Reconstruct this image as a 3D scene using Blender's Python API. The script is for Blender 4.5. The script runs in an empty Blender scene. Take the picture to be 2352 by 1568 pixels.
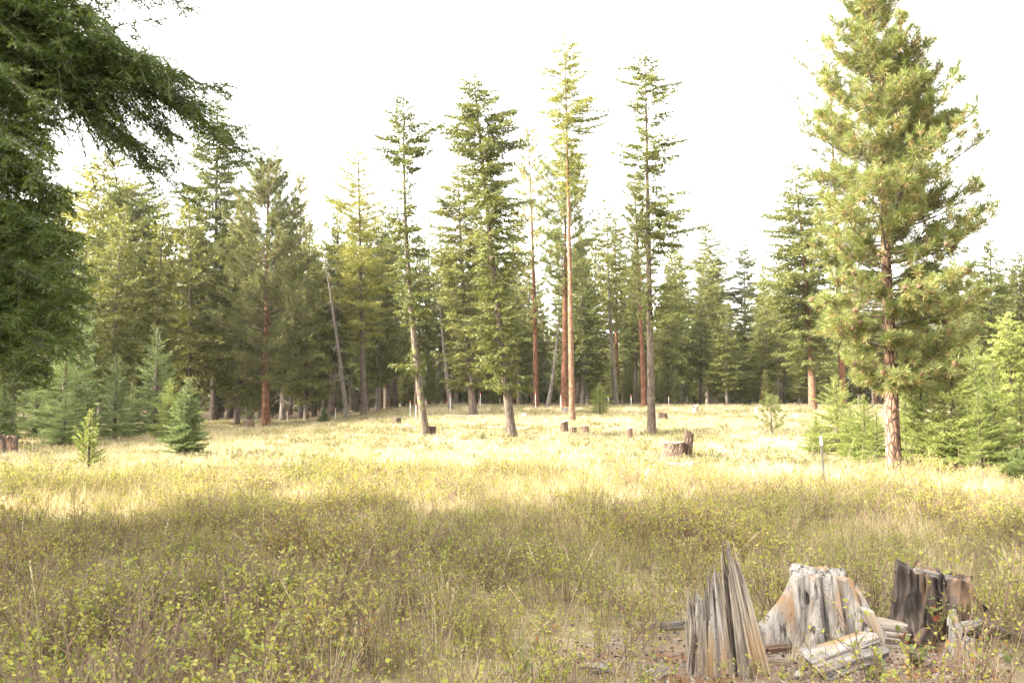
import bpy, math, random
import numpy as np
from mathutils import Vector, Matrix, Euler

SC = bpy.context.scene
COL = SC.collection
R = math.radians

# ------------------------------------------------------------------ camera
FPX, PW, PH = 2037.0, 2352.0, 1568.0          # focal length in units of a 2352 x 1568 picture
PITCH = math.atan(166 / FPX)
cam_d = bpy.data.cameras.new('camera'); cam_d.sensor_width = 36; cam_d.lens = FPX / PW * 36
cam_d.clip_start = 0.1; cam_d.clip_end = 3000
cam = bpy.data.objects.new('camera', cam_d); COL.objects.link(cam)
cam.location = (0, 0, 0); cam.rotation_euler = (R(90) + PITCH, 0, 0)
SC.camera = cam

# ------------------------------------------------------------------ light
SUN_EL, SUN_AZ = R(31), R(13)                   # azimuth: degrees behind the left hand side
sdir = Vector((-math.cos(SUN_EL) * math.cos(SUN_AZ), -math.cos(SUN_EL) * math.sin(SUN_AZ), math.sin(SUN_EL)))
W = bpy.data.worlds.new('World'); SC.world = W; W.use_nodes = True
nt = W.node_tree; bg = nt.nodes['Background']
sky = nt.nodes.new('ShaderNodeTexSky'); sky.sky_type = 'NISHITA'; sky.sun_disc = False
sky.sun_elevation = SUN_EL
sky.sun_rotation = math.atan2(sdir.x, sdir.y)
sky.altitude = 600; sky.air_density = 1.0; sky.dust_density = 6.0; sky.ozone_density = 0.6
hs = nt.nodes.new('ShaderNodeHueSaturation'); hs.inputs['Saturation'].default_value = 0.12
wm = nt.nodes.new('ShaderNodeMix'); wm.data_type = 'RGBA'; wm.blend_type = 'MULTIPLY'; wm.inputs[0].default_value = 1.0; wm.inputs[7].default_value = (1.0, .975, .92, 1)   # hazy cream sky
nt.links.new(sky.outputs[0], hs.inputs['Color']); nt.links.new(hs.outputs[0], wm.inputs[6]); nt.links.new(wm.outputs[2], bg.inputs[0])
bg.inputs[1].default_value = 0.15
sun_d = bpy.data.lights.new('sun', 'SUN'); sun_d.energy = 2.0; sun_d.angle = R(0.55); sun_d.color = (1.0, 0.90, 0.74)
sun = bpy.data.objects.new('sun', sun_d); COL.objects.link(sun)
sun.rotation_euler = sdir.to_track_quat('Z', 'Y').to_euler(); sun.location = (-20, -10, 40)
SC.view_settings.view_transform = 'Standard'; SC.view_settings.look = 'None'
SC.view_settings.exposure = 3.5; SC.view_settings.gamma = 1; SC.view_settings.use_curve_mapping = False
SC.render.engine = 'CYCLES'
cy = SC.cycles
cy.max_bounces = 6; cy.diffuse_bounces = 3; cy.glossy_bounces = 2; cy.transmission_bounces = 4; cy.transparent_max_bounces = 4
cy.use_denoising = True; cy.denoiser = 'OPENIMAGEDENOISE'; cy.denoising_input_passes = 'RGB_ALBEDO_NORMAL'; cy.denoising_prefilter = 'ACCURATE'
cy.caustics_reflective = False; cy.caustics_refractive = False
SC.render.filter_size = 1.5 if hasattr(SC.render, 'filter_size') else 1.5

# ------------------------------------------------------------------ helpers
def hash3(i, j, k, seed):
    n = (i * 374761393 + j * 668265263 + k * 2147483647 + seed * 1274126177) & 0xffffffff
    n = ((n ^ (n >> 13)) * 1274126177) & 0xffffffff
    return ((n ^ (n >> 16)) & 0xffff) / 65535.0
def noise(x, y, z=0.0, seed=0):
    x, y, z = np.broadcast_arrays(np.asarray(x, float), np.asarray(y, float), np.asarray(z, float))
    i, j, k = np.floor(x).astype(np.int64), np.floor(y).astype(np.int64), np.floor(z).astype(np.int64)
    fx, fy, fz = x - i, y - j, z - k
    fx, fy, fz = fx*fx*(3-2*fx), fy*fy*(3-2*fy), fz*fz*(3-2*fz)
    def c(a, b, d): return hash3(i + a, j + b, k + d, seed)
    x00 = c(0,0,0)*(1-fx) + c(1,0,0)*fx; x10 = c(0,1,0)*(1-fx) + c(1,1,0)*fx
    x01 = c(0,0,1)*(1-fx) + c(1,0,1)*fx; x11 = c(0,1,1)*(1-fx) + c(1,1,1)*fx
    return (x00*(1-fy) + x10*fy)*(1-fz) + (x01*(1-fy) + x11*fy)*fz      # 0..1
def fbm(x, y, z=0.0, seed=0, o=3):
    s, a, t = 0, 1.0, 0
    for q in range(o):
        s = s + a*noise(np.asarray(x)*2**q, np.asarray(y)*2**q, np.asarray(z)*2**q, seed+q); t += a; a *= .5
    return s / t

D_ = np.array([-80, 0, 7, 20, 26, 35, 45, 58, 80, 100, 140, 190, 260, 340], float)
ZC = np.array([-1.9, -1.85, -1.82, -1.75, -1.74, -1.50, -1.10, -0.43, 0.60, 1.0, 1.4, 2.5, 5, 8])
ZL = np.array([-1.9, -1.85, -1.82, -1.75, -1.74, -1.55, -1.28, -0.98, -0.66, -0.6, 0.0, 1.8, 5, 8])
def ground(x, y):
    x = np.asarray(x, float); y = np.asarray(y, float)
    u = 1176 + FPX * x / np.maximum(y, 18)
    m = np.clip((u - 620) / 430, 0, 1); m = m*m*(3-2*m)
    z = np.interp(y, D_, ZL)*(1-m) + np.interp(y, D_, ZC)*m
    amp = np.clip((y-14)/20, 0.25, 1)
    z = z + (fbm(x*.22, y*.22, 0, 5) - .5)*.22*amp + (noise(x*1.3, y*1.3, 0, 9) - .5)*.05
    return z
def ray(u, v):
    xc, yc = (u - PW/2)/FPX, (PH/2 - v)/FPX
    return np.array([xc, math.cos(PITCH) - yc*math.sin(PITCH), math.sin(PITCH) + yc*math.cos(PITCH)])
def at(u, v, y):
    r = ray(u, v); return r * (y / r[1])
def hit(u, v):
    r = ray(u, v); r = r / r[1]
    ys = np.arange(3.0, 140.0, .05)
    dz = r[2]*ys - ground(r[0]*ys, ys)
    i = int(np.argmax(dz < 0)) if (dz < 0).any() else len(ys)-1
    y = ys[i]; return np.array([r[0]*y, y, float(ground(r[0]*y, y))])
def onground(u, y):
    x = (u - PW/2)/FPX*y
    return np.array([x, y, float(ground(x, y))])

def tag(o, label=None, cat=None, group=None, kind=None):
    if label: o['label'] = label
    if cat: o['category'] = cat
    if group: o['group'] = group
    if kind: o['kind'] = kind
    return o
def empty(name, loc, label=None, cat=None, group=None, rz=0.0):
    o = bpy.data.objects.new(name, None); COL.objects.link(o); o.location = [float(c) for c in loc]
    o.rotation_euler = (0, 0, rz); o.empty_display_size = .3
    return tag(o, label, cat, group)
def copy_tree(o, parent=None):
    kids = list(o.children)
    c = o.copy(); COL.objects.link(c); c.parent = parent
    for k in kids: copy_tree(k, c)
    return c

class MB:
    """collects quads and triangles as numpy arrays and links them as one mesh"""
    def __init__(s): s.v = []; s.q = []; s.t = []; s.qm = []; s.tm = []; s.n = 0
    def add(s, v, q=None, t=None, m=0):
        v = np.asarray(v, float).reshape(-1, 3)
        if q is not None and len(q):
            q = np.asarray(q, int); s.q.append(q + s.n); s.qm.append(np.full(len(q), m) if np.isscalar(m) else m)
        if t is not None and len(t):
            t = np.asarray(t, int); s.t.append(t + s.n); s.tm.append(np.full(len(t), m) if np.isscalar(m) else m)
        s.v.append(v); s.n += len(v)
    TRI = False
    def kites(s, P, Dv, ln, wd, rng, m=0, nrm=None):
        n = len(P)
        if n == 0: return
        a = rng.normal(size=(n, 3)) if nrm is None else nrm
        side = np.cross(Dv, a); side /= np.linalg.norm(side, axis=1)[:, None] + 1e-9
        side = side * (wd*.5)[:, None] if not np.isscalar(wd) else side*wd*.5
        ln = ln[:, None] if not np.isscalar(ln) else ln
        mid = P + Dv*ln*.42
        if MB.TRI:                                   # far foliage: one scalene triangle each
            v = np.stack([P, P + Dv*ln*.55 + side*1.15, P + Dv*ln - side*.8], 1).reshape(-1, 3)
            s.add(v, None, np.arange(n*3).reshape(n, 3), m); return
        v = np.stack([P, mid + side, P + Dv*ln, mid - side], 1).reshape(-1, 3)
        q = np.arange(n*4).reshape(n, 4)
        s.add(v, q, None, m)
    def tris(s, P, Dv, ln, wd, rng, m=0):
        n = len(P)
        if n == 0: return
        a = rng.normal(size=(n, 3)); side = np.cross(Dv, a); side /= np.linalg.norm(side, axis=1)[:, None] + 1e-9
        wd = wd if np.isscalar(wd) else wd[:, None]; ln = ln if np.isscalar(ln) else ln[:, None]
        v = np.stack([P + side*wd*.5, P + Dv*ln, P - side*wd*.5], 1).reshape(-1, 3)
        s.add(v, None, np.arange(n*3).reshape(n, 3), m)
    def tube(s, pts, rad, k=3, m=0, cap=True, tw=0.0):
        pts = np.asarray(pts, float); n = len(pts); rad = np.asarray(rad, float)
        tg = np.gradient(pts, axis=0); tg /= np.linalg.norm(tg, axis=1)[:, None] + 1e-9
        ref = np.array([0.0, 0, 1]) if abs(tg[0][2]) < .8 else np.array([1.0, 0, 0])
        a = np.cross(tg, ref); a /= np.linalg.norm(a, axis=1)[:, None] + 1e-9; b = np.cross(tg, a)
        th = np.arange(k)*2*math.pi/k + tw
        if rad.ndim == 1: rad = rad[:, None]
        ring = pts[:, None, :] + (a[:, None, :]*np.cos(th)[None, :, None] + b[:, None, :]*np.sin(th)[None, :, None])*rad[:, :, None]
        v = ring.reshape(-1, 3)
        i = np.arange(n-1)[:, None]*k; j = np.arange(k)[None, :]; j2 = (j+1) % k
        q = np.stack([i+j, i+j2, i+k+j2, i+k+j], -1).reshape(-1, 4)
        t = None
        if cap:
            v = np.vstack([v, pts[-1]]); c = n*k
            t = np.stack([np.full(k, c), (n-1)*k + np.arange(k), (n-1)*k + (np.arange(k)+1) % k], 1)
        s.add(v, q, t, m)
    def box(s, c, sx, sy, sz, Rm=None, m=0):
        v = np.array([[x, y, z] for x in (-.5, .5) for y in (-.5, .5) for z in (-.5, .5)])*[sx, sy, sz]
        if Rm is not None: v = v @ np.asarray(Rm).T
        q = [[0,1,3,2],[4,6,7,5],[0,4,5,1],[2,3,7,6],[0,2,6,4],[1,5,7,3]]
        s.add(v + np.asarray(c), q, None, m)
    def mesh(s, name, mats, smooth=False):
        v = np.vstack(s.v) if s.v else np.zeros((0, 3))
        q = np.vstack(s.q) if s.q else np.zeros((0, 4), int); t = np.vstack(s.t) if s.t else np.zeros((0, 3), int)
        me = bpy.data.meshes.new(name)
        me.vertices.add(len(v)); me.vertices.foreach_set('co', v.astype(np.float32).ravel())
        nl = q.size + t.size; me.loops.add(nl)
        me.loops.foreach_set('vertex_index', np.concatenate([q.ravel(), t.ravel()]).astype(np.int32))
        npol = len(q) + len(t); me.polygons.add(npol)
        st = np.concatenate([np.arange(len(q))*4, q.size + np.arange(len(t))*3]).astype(np.int32)
        me.polygons.foreach_set('loop_start', st)
        mi = np.concatenate(s.qm + s.tm).astype(np.int32) if npol else np.zeros(0, np.int32)
        me.polygons.foreach_set('material_index', mi)
        me.polygons.foreach_set('use_smooth', np.full(npol, bool(smooth)))
        me.update(calc_edges=True)
        for mm in mats: me.materials.append(mm)
        return me
    def build(s, name, mats, parent=None, loc=None, smooth=False):
        if not isinstance(mats, (list, tuple)): mats = [mats]
        o = bpy.data.objects.new(name, s.mesh(name, mats, smooth)); COL.objects.link(o)
        if parent: o.parent = parent
        if loc is not None: o.location = [float(c) for c in loc]
        return o

# ------------------------------------------------------------------ materials
def newmat(name):
    m = bpy.data.materials.new(name); m.use_nodes = True; m.node_tree.nodes.clear()
    return m, m.node_tree.nodes, m.node_tree.links
def ramp(N, stops):
    r = N.new('ShaderNodeValToRGB'); e = r.color_ramp.elements
    while len(e) < len(stops): e.new(.5)
    for el, (p, c) in zip(e, stops): el.position = p; el.color = (*c, 1) if len(c) == 3 else c
    return r
def math_(N, L, op, a, b=None):
    n = N.new('ShaderNodeMath'); n.operation = op
    for i, x in enumerate((a, b)):
        if x is None: continue
        if isinstance(x, (int, float)): n.inputs[i].default_value = x
        else: L.new(x, n.inputs[i])
    return n.outputs[0]
def mix(N, L, f, a, b, mode='MIX'):
    n = N.new('ShaderNodeMix'); n.data_type = 'RGBA'; n.blend_type = mode
    for s, x in ((n.inputs[0], f), (n.inputs[6], a), (n.inputs[7], b)):
        if isinstance(x, (int, float)): s.default_value = x
        elif isinstance(x, tuple): s.default_value = (*x, 1)
        else: L.new(x, s)
    return n.outputs[2]
def leafmat(name, stops, trans=.35, rough=.5, noise_scale=1.2, var=.35, gloss=.25, nw=.42, world=False):
    m, N, L = newmat(name)
    g = N.new('ShaderNodeNewGeometry'); oi = N.new('ShaderNodeObjectInfo')
    tc = N.new('ShaderNodeTexCoord'); nz = N.new('ShaderNodeTexNoise'); nz.inputs['Scale'].default_value = noise_scale
    L.new(g.outputs['Position'] if world else tc.outputs['Object'], nz.inputs['Vector']); nz.inputs['Detail'].default_value = 3
    f = math_(N, L, 'ADD', math_(N, L, 'MULTIPLY', g.outputs['Random Per Island'], .62), math_(N, L, 'MULTIPLY', math_(N, L, 'ADD', math_(N, L, 'MULTIPLY', math_(N, L, 'SUBTRACT', nz.outputs[0], .5), nw/.42), .5), .42))
    f = math_(N, L, 'ADD', f, math_(N, L, 'MULTIPLY', math_(N, L, 'SUBTRACT', oi.outputs['Random'], .5), var))
    r = ramp(N, stops); L.new(f, r.inputs[0])
    p = N.new('ShaderNodeBsdfPrincipled'); L.new(r.outputs[0], p.inputs['Base Color'])
    p.inputs['Roughness'].default_value = rough; p.inputs['Specular IOR Level'].default_value = gloss
    t = N.new('ShaderNodeBsdfTranslucent'); L.new(mix(N, L, 1.0, r.outputs[0], (1.25, 1.2, .7), 'MULTIPLY'), t.inputs[0])
    ms = N.new('ShaderNodeMixShader'); ms.inputs[0].default_value = trans
    L.new(p.outputs[0], ms.inputs[1]); L.new(t.outputs[0], ms.inputs[2])
    o = N.new('ShaderNodeOutputMaterial'); L.new(ms.outputs[0], o.inputs[0])
    return m
def barkmat(name, dark, mid, light, sc=(14, 14, 2.2), lichen=None, bump=.6):
    m, N, L = newmat(name)
    tc = N.new('ShaderNodeTexCoord'); mp = N.new('ShaderNodeMapping'); mp.inputs['Scale'].default_value = sc
    L.new(tc.outputs['Object'], mp.inputs[0])
    nz = N.new('ShaderNodeTexNoise'); nz.inputs['Scale'].default_value = 1; nz.inputs['Detail'].default_value = 5; nz.inputs['Distortion'].default_value = .8
    L.new(mp.outputs[0], nz.inputs['Vector'])
    vo = N.new('ShaderNodeTexVoronoi'); vo.feature = 'DISTANCE_TO_EDGE'; vo.inputs['Scale'].default_value = .8
    L.new(mp.outputs[0], vo.inputs['Vector'])
    r = ramp(N, [(.25, dark), (.5, mid), (.75, light)]); L.new(nz.outputs[0], r.inputs[0])
    ed = ramp(N, [(0.0, (0, 0, 0)), (.14, (1, 1, 1))]); L.new(vo.outputs['Distance'], ed.inputs[0])
    c = mix(N, L, ed.outputs[0], dark, r.outputs[0])
    if lichen:
        n2 = N.new('ShaderNodeTexNoise'); n2.inputs['Scale'].default_value = 3.5; n2.inputs['Detail'].default_value = 4; L.new(tc.outputs['Object'], n2.inputs['Vector'])
        rr = ramp(N, [(.55, (0, 0, 0)), (.68, (1, 1, 1))]); L.new(n2.outputs[0], rr.inputs[0])
        c = mix(N, L, math_(N, L, 'MULTIPLY', rr.outputs[0], .7), c, lichen)
    p = N.new('ShaderNodeBsdfPrincipled'); L.new(c, p.inputs['Base Color']); p.inputs['Roughness'].default_value = .9
    p.inputs['Specular IOR Level'].default_value = .15
    b = N.new('ShaderNodeBump'); b.inputs['Strength'].default_value = bump; b.inputs['Distance'].default_value = .03
    L.new(math_(N, L, 'ADD', math_(N, L, 'MULTIPLY', ed.outputs[0], .6), nz.outputs[0]), b.inputs['Height']); L.new(b.outputs[0], p.inputs['Normal'])
    o = N.new('ShaderNodeOutputMaterial'); L.new(p.outputs[0], o.inputs[0])
    return m
def woodmat(name, grey1, grey2, warm, dark, warm_amt=.5, holes=True, sc=(20, 20, 1.5)):
    m, N, L = newmat(name)
    tc = N.new('ShaderNodeTexCoord'); mp = N.new('ShaderNodeMapping'); mp.inputs['Scale'].default_value = sc
    L.new(tc.outputs['Object'], mp.inputs[0])
    nz = N.new('ShaderNodeTexNoise'); nz.inputs['Scale'].default_value = 1; nz.inputs['Detail'].default_value = 6; nz.inputs['Roughness'].default_value = .62
    nz.inputs['Distortion'].default_value = .5; L.new(mp.outputs[0], nz.inputs['Vector'])
    r = ramp(N, [(.3, tuple(x*.6 for x in grey1)), (.45, grey1), (.62, grey2)]); L.new(nz.outputs[0], r.inputs[0])
    mp2 = N.new('ShaderNodeMapping'); mp2.inputs['Scale'].default_value = (sc[0]*.35, sc[1]*.35, sc[2]*.7); L.new(tc.outputs['Object'], mp2.inputs[0])
    n2 = N.new('ShaderNodeTexNoise'); n2.inputs['Scale'].default_value = 1; n2.inputs['Detail'].default_value = 4; L.new(mp2.outputs[0], n2.inputs['Vector'])
    wr = ramp(N, [(.52, (0, 0, 0)), (.66, (1, 1, 1))]); L.new(n2.outputs[0], wr.inputs[0])
    c = mix(N, L, math_(N, L, 'MULTIPLY', wr.outputs[0], warm_amt), r.outputs[0], warm)
    mp3 = N.new('ShaderNodeMapping'); mp3.inputs['Scale'].default_value = (sc[0]*.8, sc[1]*.8, sc[2]*.55); L.new(tc.outputs['Object'], mp3.inputs[0])
    n3 = N.new('ShaderNodeTexNoise'); n3.inputs['Scale'].default_value = 1; n3.inputs['Detail'].default_value = 5; n3.inputs['Distortion'].default_value = .6; L.new(mp3.outputs[0], n3.inputs['Vector'])
    cr = ramp(N, [(.36, (1, 1, 1)), (.42, (0, 0, 0))]); L.new(n3.outputs[0], cr.inputs[0])
    c = mix(N, L, math_(N, L, 'MULTIPLY', cr.outputs[0], .85), c, dark)
    if holes:
        vo = N.new('ShaderNodeTexVoronoi'); vo.inputs['Scale'].default_value = 26; L.new(tc.outputs['Object'], vo.inputs['Vector'])
        hr = ramp(N, [(.10, (1, 1, 1)), (.15, (0, 0, 0))]); L.new(vo.outputs['Distance'], hr.inputs[0])
        c = mix(N, L, hr.outputs[0], c, (.02, .015, .01))
    p = N.new('ShaderNodeBsdfPrincipled'); L.new(c, p.inputs['Base Color']); p.inputs['Roughness'].default_value = .85
    p.inputs['Specular IOR Level'].default_value = .2
    b = N.new('ShaderNodeBump'); b.inputs['Strength'].default_value = 1.0; b.inputs['Distance'].default_value = .022
    L.new(math_(N, L, 'SUBTRACT', nz.outputs[0], math_(N, L, 'MULTIPLY', cr.outputs[0], .6)), b.inputs['Height']); L.new(b.outputs[0], p.inputs['Normal'])
    o = N.new('ShaderNodeOutputMaterial'); L.new(p.outputs[0], o.inputs[0])
    return m
def plain(name, c, rough=.7, var=.15, scale=8):
    m, N, L = newmat(name)
    tc = N.new('ShaderNodeTexCoord'); nz = N.new('ShaderNodeTexNoise'); nz.inputs['Scale'].default_value = scale; nz.inputs['Detail'].default_value = 4
    L.new(tc.outputs['Object'], nz.inputs['Vector'])
    r = ramp(N, [(.3, tuple(x*(1-var) for x in c)), (.7, tuple(min(1, x*(1+var)) for x in c))]); L.new(nz.outputs[0], r.inputs[0])
    p = N.new('ShaderNodeBsdfPrincipled'); L.new(r.outputs[0], p.inputs['Base Color']); p.inputs['Roughness'].default_value = rough
    o = N.new('ShaderNodeOutputMaterial'); L.new(p.outputs[0], o.inputs[0])
    return m

M = {}
M['fir'] = leafmat('fir needles', [(.1, (.048, .060, .017)), (.5, (.098, .108, .031)), (.95, (.16, .155, .048))])
M['fir_olive'] = leafmat('olive fir needles', [(.1, (.046, .058, .016)), (.5, (.096, .108, .030)), (.95, (.165, .162, .050))])
M['fir_near'] = leafmat('near fir needles', [(.12, (.024, .040, .007)), (.45, (.050, .078, .013)), (.9, (.115, .145, .030))], var=.1, noise_scale=2.2, nw=.75)
M['fir_young'] = leafmat('young fir needles', [(.1, (.066, .100, .038)), (.5, (.120, .158, .060)), (.95, (.19, .225, .09))])
M['fir_lime'] = leafmat('pale young fir needles', [(.1, (.09, .12, .028)), (.5, (.15, .18, .045)), (.95, (.24, .25, .08))])
M['pine'] = leafmat('pine needles', [(.1, (.048, .076, .022)), (.5, (.118, .148, .046)), (.95, (.235, .235, .088))], trans=.45, gloss=.4)
M['pine_dark'] = leafmat('dark pine needles', [(.1, (.045, .066, .022)), (.5, (.085, .105, .034)), (.95, (.16, .15, .055))], trans=.3)  # pine needles in a darker tone
M['pine_dry'] = leafmat('dry pine needles', [(.1, (.19, .115, .045)), (.6, (.31, .20, .085)), (.95, (.40, .29, .14))], trans=.3)
M['larch'] = leafmat('larch needles', [(.1, (.09, .105, .022)), (.5, (.16, .165, .035)), (.95, (.25, .23, .06))])
M['twig'] = plain('twig bark', (.085, .065, .05), .9, .3)
M['dead_twig'] = plain('dead twig', (.17, .14, .115), .9, .3)
M['bark_fir'] = barkmat('fir bark', (0.034, 0.026, 0.020), (0.095, 0.071, 0.054), (0.163, 0.126, 0.099))
M['bark_red'] = barkmat('red pine bark', (0.031, 0.015, 0.010), (0.122, 0.052, 0.028), (0.184, 0.092, 0.052), sc=(10, 10, 2.6))
M['bark_hero'] = barkmat('plated pine bark', (0.034, 0.020, 0.014), (0.150, 0.088, 0.058), (0.258, 0.177, 0.122), sc=(11, 11, 3.4), bump=1.0)
M['bark_larch'] = barkmat('larch bark', (0.061, 0.031, 0.018), (0.165, 0.092, 0.058), (0.245, 0.159, 0.110), sc=(12, 12, 3))
M['bark_lichen'] = barkmat('lichened bark', (0.041, 0.031, 0.024), (0.109, 0.085, 0.065), (0.170, 0.136, 0.109), lichen=(.15, .15, .03))
M['bark_grey'] = barkmat('dead grey bark', (0.061, 0.051, 0.041), (0.136, 0.112, 0.095), (0.218, 0.184, 0.160), sc=(12, 12, 1.6))

# ------------------------------------------------------------------ ground
GX = np.concatenate([-np.geomspace(250, 14, 40), np.arange(-13.7, 13.7, .22), np.geomspace(14, 250, 40)])
GY = np.concatenate([-np.geomspace(70, 2, 18), np.arange(0, 30, .24), np.arange(30, 92, .6), np.geomspace(92.6, 340, 34)])
def soil_mask(x, y):
    """bare soil and rotten wood litter round the near stumps"""
    d = np.hypot((x - 2.25)/1.55, (y - 6.45)/1.0) + (fbm(x*2.2, y*2.2, 0, 31) - .5)*.9
    return np.clip(1.35 - d, 0, .5)/.5
def litter_mask(x, y):
    """needle litter under the forest"""
    edge = np.interp(1176 + FPX*x/np.maximum(y, 18), [0, 480, 800, 1000, 1300, 2352], [62, 72, 80, 86, 88, 90])
    return np.clip((y - edge + (fbm(x*.2, y*.2, 0, 12)-.5)*10)/5, 0, 1)
def bare_mask(x, y):
    """paler worn strips in the meadow"""
    a = np.exp(-((y - 79 - (x-2)*.05)/2.2)**2)*np.clip(1-np.abs(x-1)/9, 0, 1)
    b = np.exp(-((y - 40)/3)**2 - ((x - 14.5)/3.5)**2)*.45
    c = np.exp(-((y - 21.5)/1.4)**2 - ((x - 7.6)/2.2)**2)
    return np.clip(a + b + c, 0, 1)
gx, gy = np.meshgrid(GX, GY, indexing='ij'); gz = ground(gx, gy)
nx, ny = gx.shape
g = MB(); idx = np.arange(nx*ny).reshape(nx, ny)
g.add(np.stack([gx, gy, gz], -1), np.stack([idx[:-1, :-1], idx[1:, :-1], idx[1:, 1:], idx[:-1, 1:]], -1).reshape(-1, 4))
def groundmat():
    m, N, L = newmat('meadow ground')
    tc = N.new('ShaderNodeTexCoord')
    def nz(scale, det=5, seed=0):
        n = N.new('ShaderNodeTexNoise'); n.inputs['Scale'].default_value = scale; n.inputs['Detail'].default_value = det; n.inputs['Roughness'].default_value = .65
        n.noise_dimensions = '4D'; n.inputs['W'].default_value = seed; L.new(tc.outputs['Object'], n.inputs['Vector']); return n.outputs[0]
    fine = nz(9, 6); big = nz(.35, 4, 3); mid = nz(1.6, 5, 8); vf = nz(60, 3, 2)
    straw = ramp(N, [(.28, (.10, .072, .045)), (.48, (.22, .17, .10)), (.7, (.34, .28, .17))]); L.new(fine, straw.inputs[0])
    green = ramp(N, [(.3, (.08, .075, .03)), (.6, (.16, .15, .06)), (.8, (.24, .22, .09))]); L.new(fine, green.inputs[0])
    f1 = ramp(N, [(.42, (0, 0, 0)), (.6, (1, 1, 1))]); L.new(math_(N, L, 'ADD', math_(N, L, 'MULTIPLY', big, .6), math_(N, L, 'MULTIPLY', mid, .4)), f1.inputs[0])
    c = mix(N, L, f1.outputs[0], straw.outputs[0], green.outputs[0])
    lit = ramp(N, [(.3, (.03, .02, .014)), (.5, (.085, .058, .034)), (.75, (.16, .11, .06))]); L.new(fine, lit.inputs[0])
    soil = ramp(N, [(.3, (.06, .036, .024)), (.47, (.14, .092, .062)), (.58, (.22, .165, .125)), (.75, (.30, .25, .20))]); L.new(math_(N, L, 'ADD', math_(N, L, 'MULTIPLY', mid, .5), math_(N, L, 'MULTIPLY', vf, .5)), soil.inputs[0])
    rot = ramp(N, [(.5, (0, 0, 0)), (.6, (1, 1, 1))]); L.new(nz(2.3, 4, 21), rot.inputs[0])
    soilc = mix(N, L, math_(N, L, 'MULTIPLY', rot.outputs[0], .75), soil.outputs[0], (.13, .05, .02))
    bare = ramp(N, [(.3, (.26, .21, .15)), (.6, (.42, .36, .27))]); L.new(fine, bare.inputs[0])
    def at_(n): a = N.new('ShaderNodeAttribute'); a.attribute_name = n; return a.outputs['Fac']
    c = mix(N, L, at_('bare'), c, bare.outputs[0])
    c = mix(N, L, at_('litter'), c, lit.outputs[0]); c = mix(N, L, at_('soil'), c, soilc)
    p = N.new('ShaderNodeBsdfPrincipled'); L.new(c, p.inputs['Base Color']); p.inputs['Roughness'].default_value = .95; p.inputs['Specular IOR Level'].default_value = .1
    b = N.new('ShaderNodeBump'); b.inputs['Strength'].default_value = .8; b.inputs['Distance'].default_value = .05
    L.new(math_(N, L, 'ADD', fine, math_(N, L, 'MULTIPLY', vf, .35)), b.inputs['Height']); L.new(b.outputs[0], p.inputs['Normal'])
    o = N.new('ShaderNodeOutputMaterial'); L.new(p.outputs[0], o.inputs[0])
    return m
go = g.build('ground', groundmat(), smooth=True)
for nm, fn in (('soil', soil_mask), ('litter', litter_mask), ('bare', bare_mask)):
    a = go.data.attributes.new(nm, 'FLOAT', 'POINT'); a.data.foreach_set('value', fn(gx, gy).astype(np.float32).ravel())
tag(go, kind='structure')

hz = MB(); hz.box((0, 135, 22.5), 520, 430, 54)
hm, N_, L_ = newmat('pale haze'); pv = N_.new('ShaderNodeVolumePrincipled'); pv.inputs['Color'].default_value = (.97, .94, .87, 1); pv.inputs['Density'].default_value = .00012; pv.inputs['Anisotropy'].default_value = .3
ho_ = N_.new('ShaderNodeOutputMaterial'); L_.new(pv.outputs[0], ho_.inputs['Volume'])
tag(hz.build('glare_haze', hm), kind='stuff')  # thin volume added in place of lens glare, to lift the dark forest
# ------------------------------------------------------------------ trees
MB.TRI = True
def norm(a): return a / (np.linalg.norm(a, axis=-1, keepdims=True) + 1e-9)
UP = np.array([0, 0, 1.0])
def axis_pts(H, lean, bend, n=14, wob=.0, rng=None):
    t = np.linspace(0, 1, n)
    x = lean[0]*t + bend[0]*4*t*(1-t); y = lean[1]*t + bend[1]*4*t*(1-t)
    if rng is not None and wob: x = x + np.cumsum(rng.normal(size=n))*wob*t; y = y + np.cumsum(rng.normal(size=n))*wob*t
    return np.stack([x, y, t*H], 1)
def trunk_mb(ax, r0, r1=.02, k=10, flare=.35, seed=0):
    n = 26; t = np.linspace(0, 1, n)**1.25
    tt = np.linspace(0, 1, len(ax)); p = np.stack([np.interp(t, tt, ax[:, i]) for i in range(3)], 1)
    H = ax[-1, 2]
    r = r0*(1-t)**1.0 + r1; r = r*(1 + flare*np.exp(-t*H/.45))
    th = np.arange(k)*2*math.pi/k
    rr = r[:, None]*(1 + .12*(noise(np.cos(th)[None, :]*1.6+9, np.sin(th)[None, :]*1.6+9, (t*H*.5)[:, None], seed) - .5)*2)
    p[0, 2] -= .25
    mb = MB(); mb.tube(p, rr, k, 0); return mb
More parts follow.
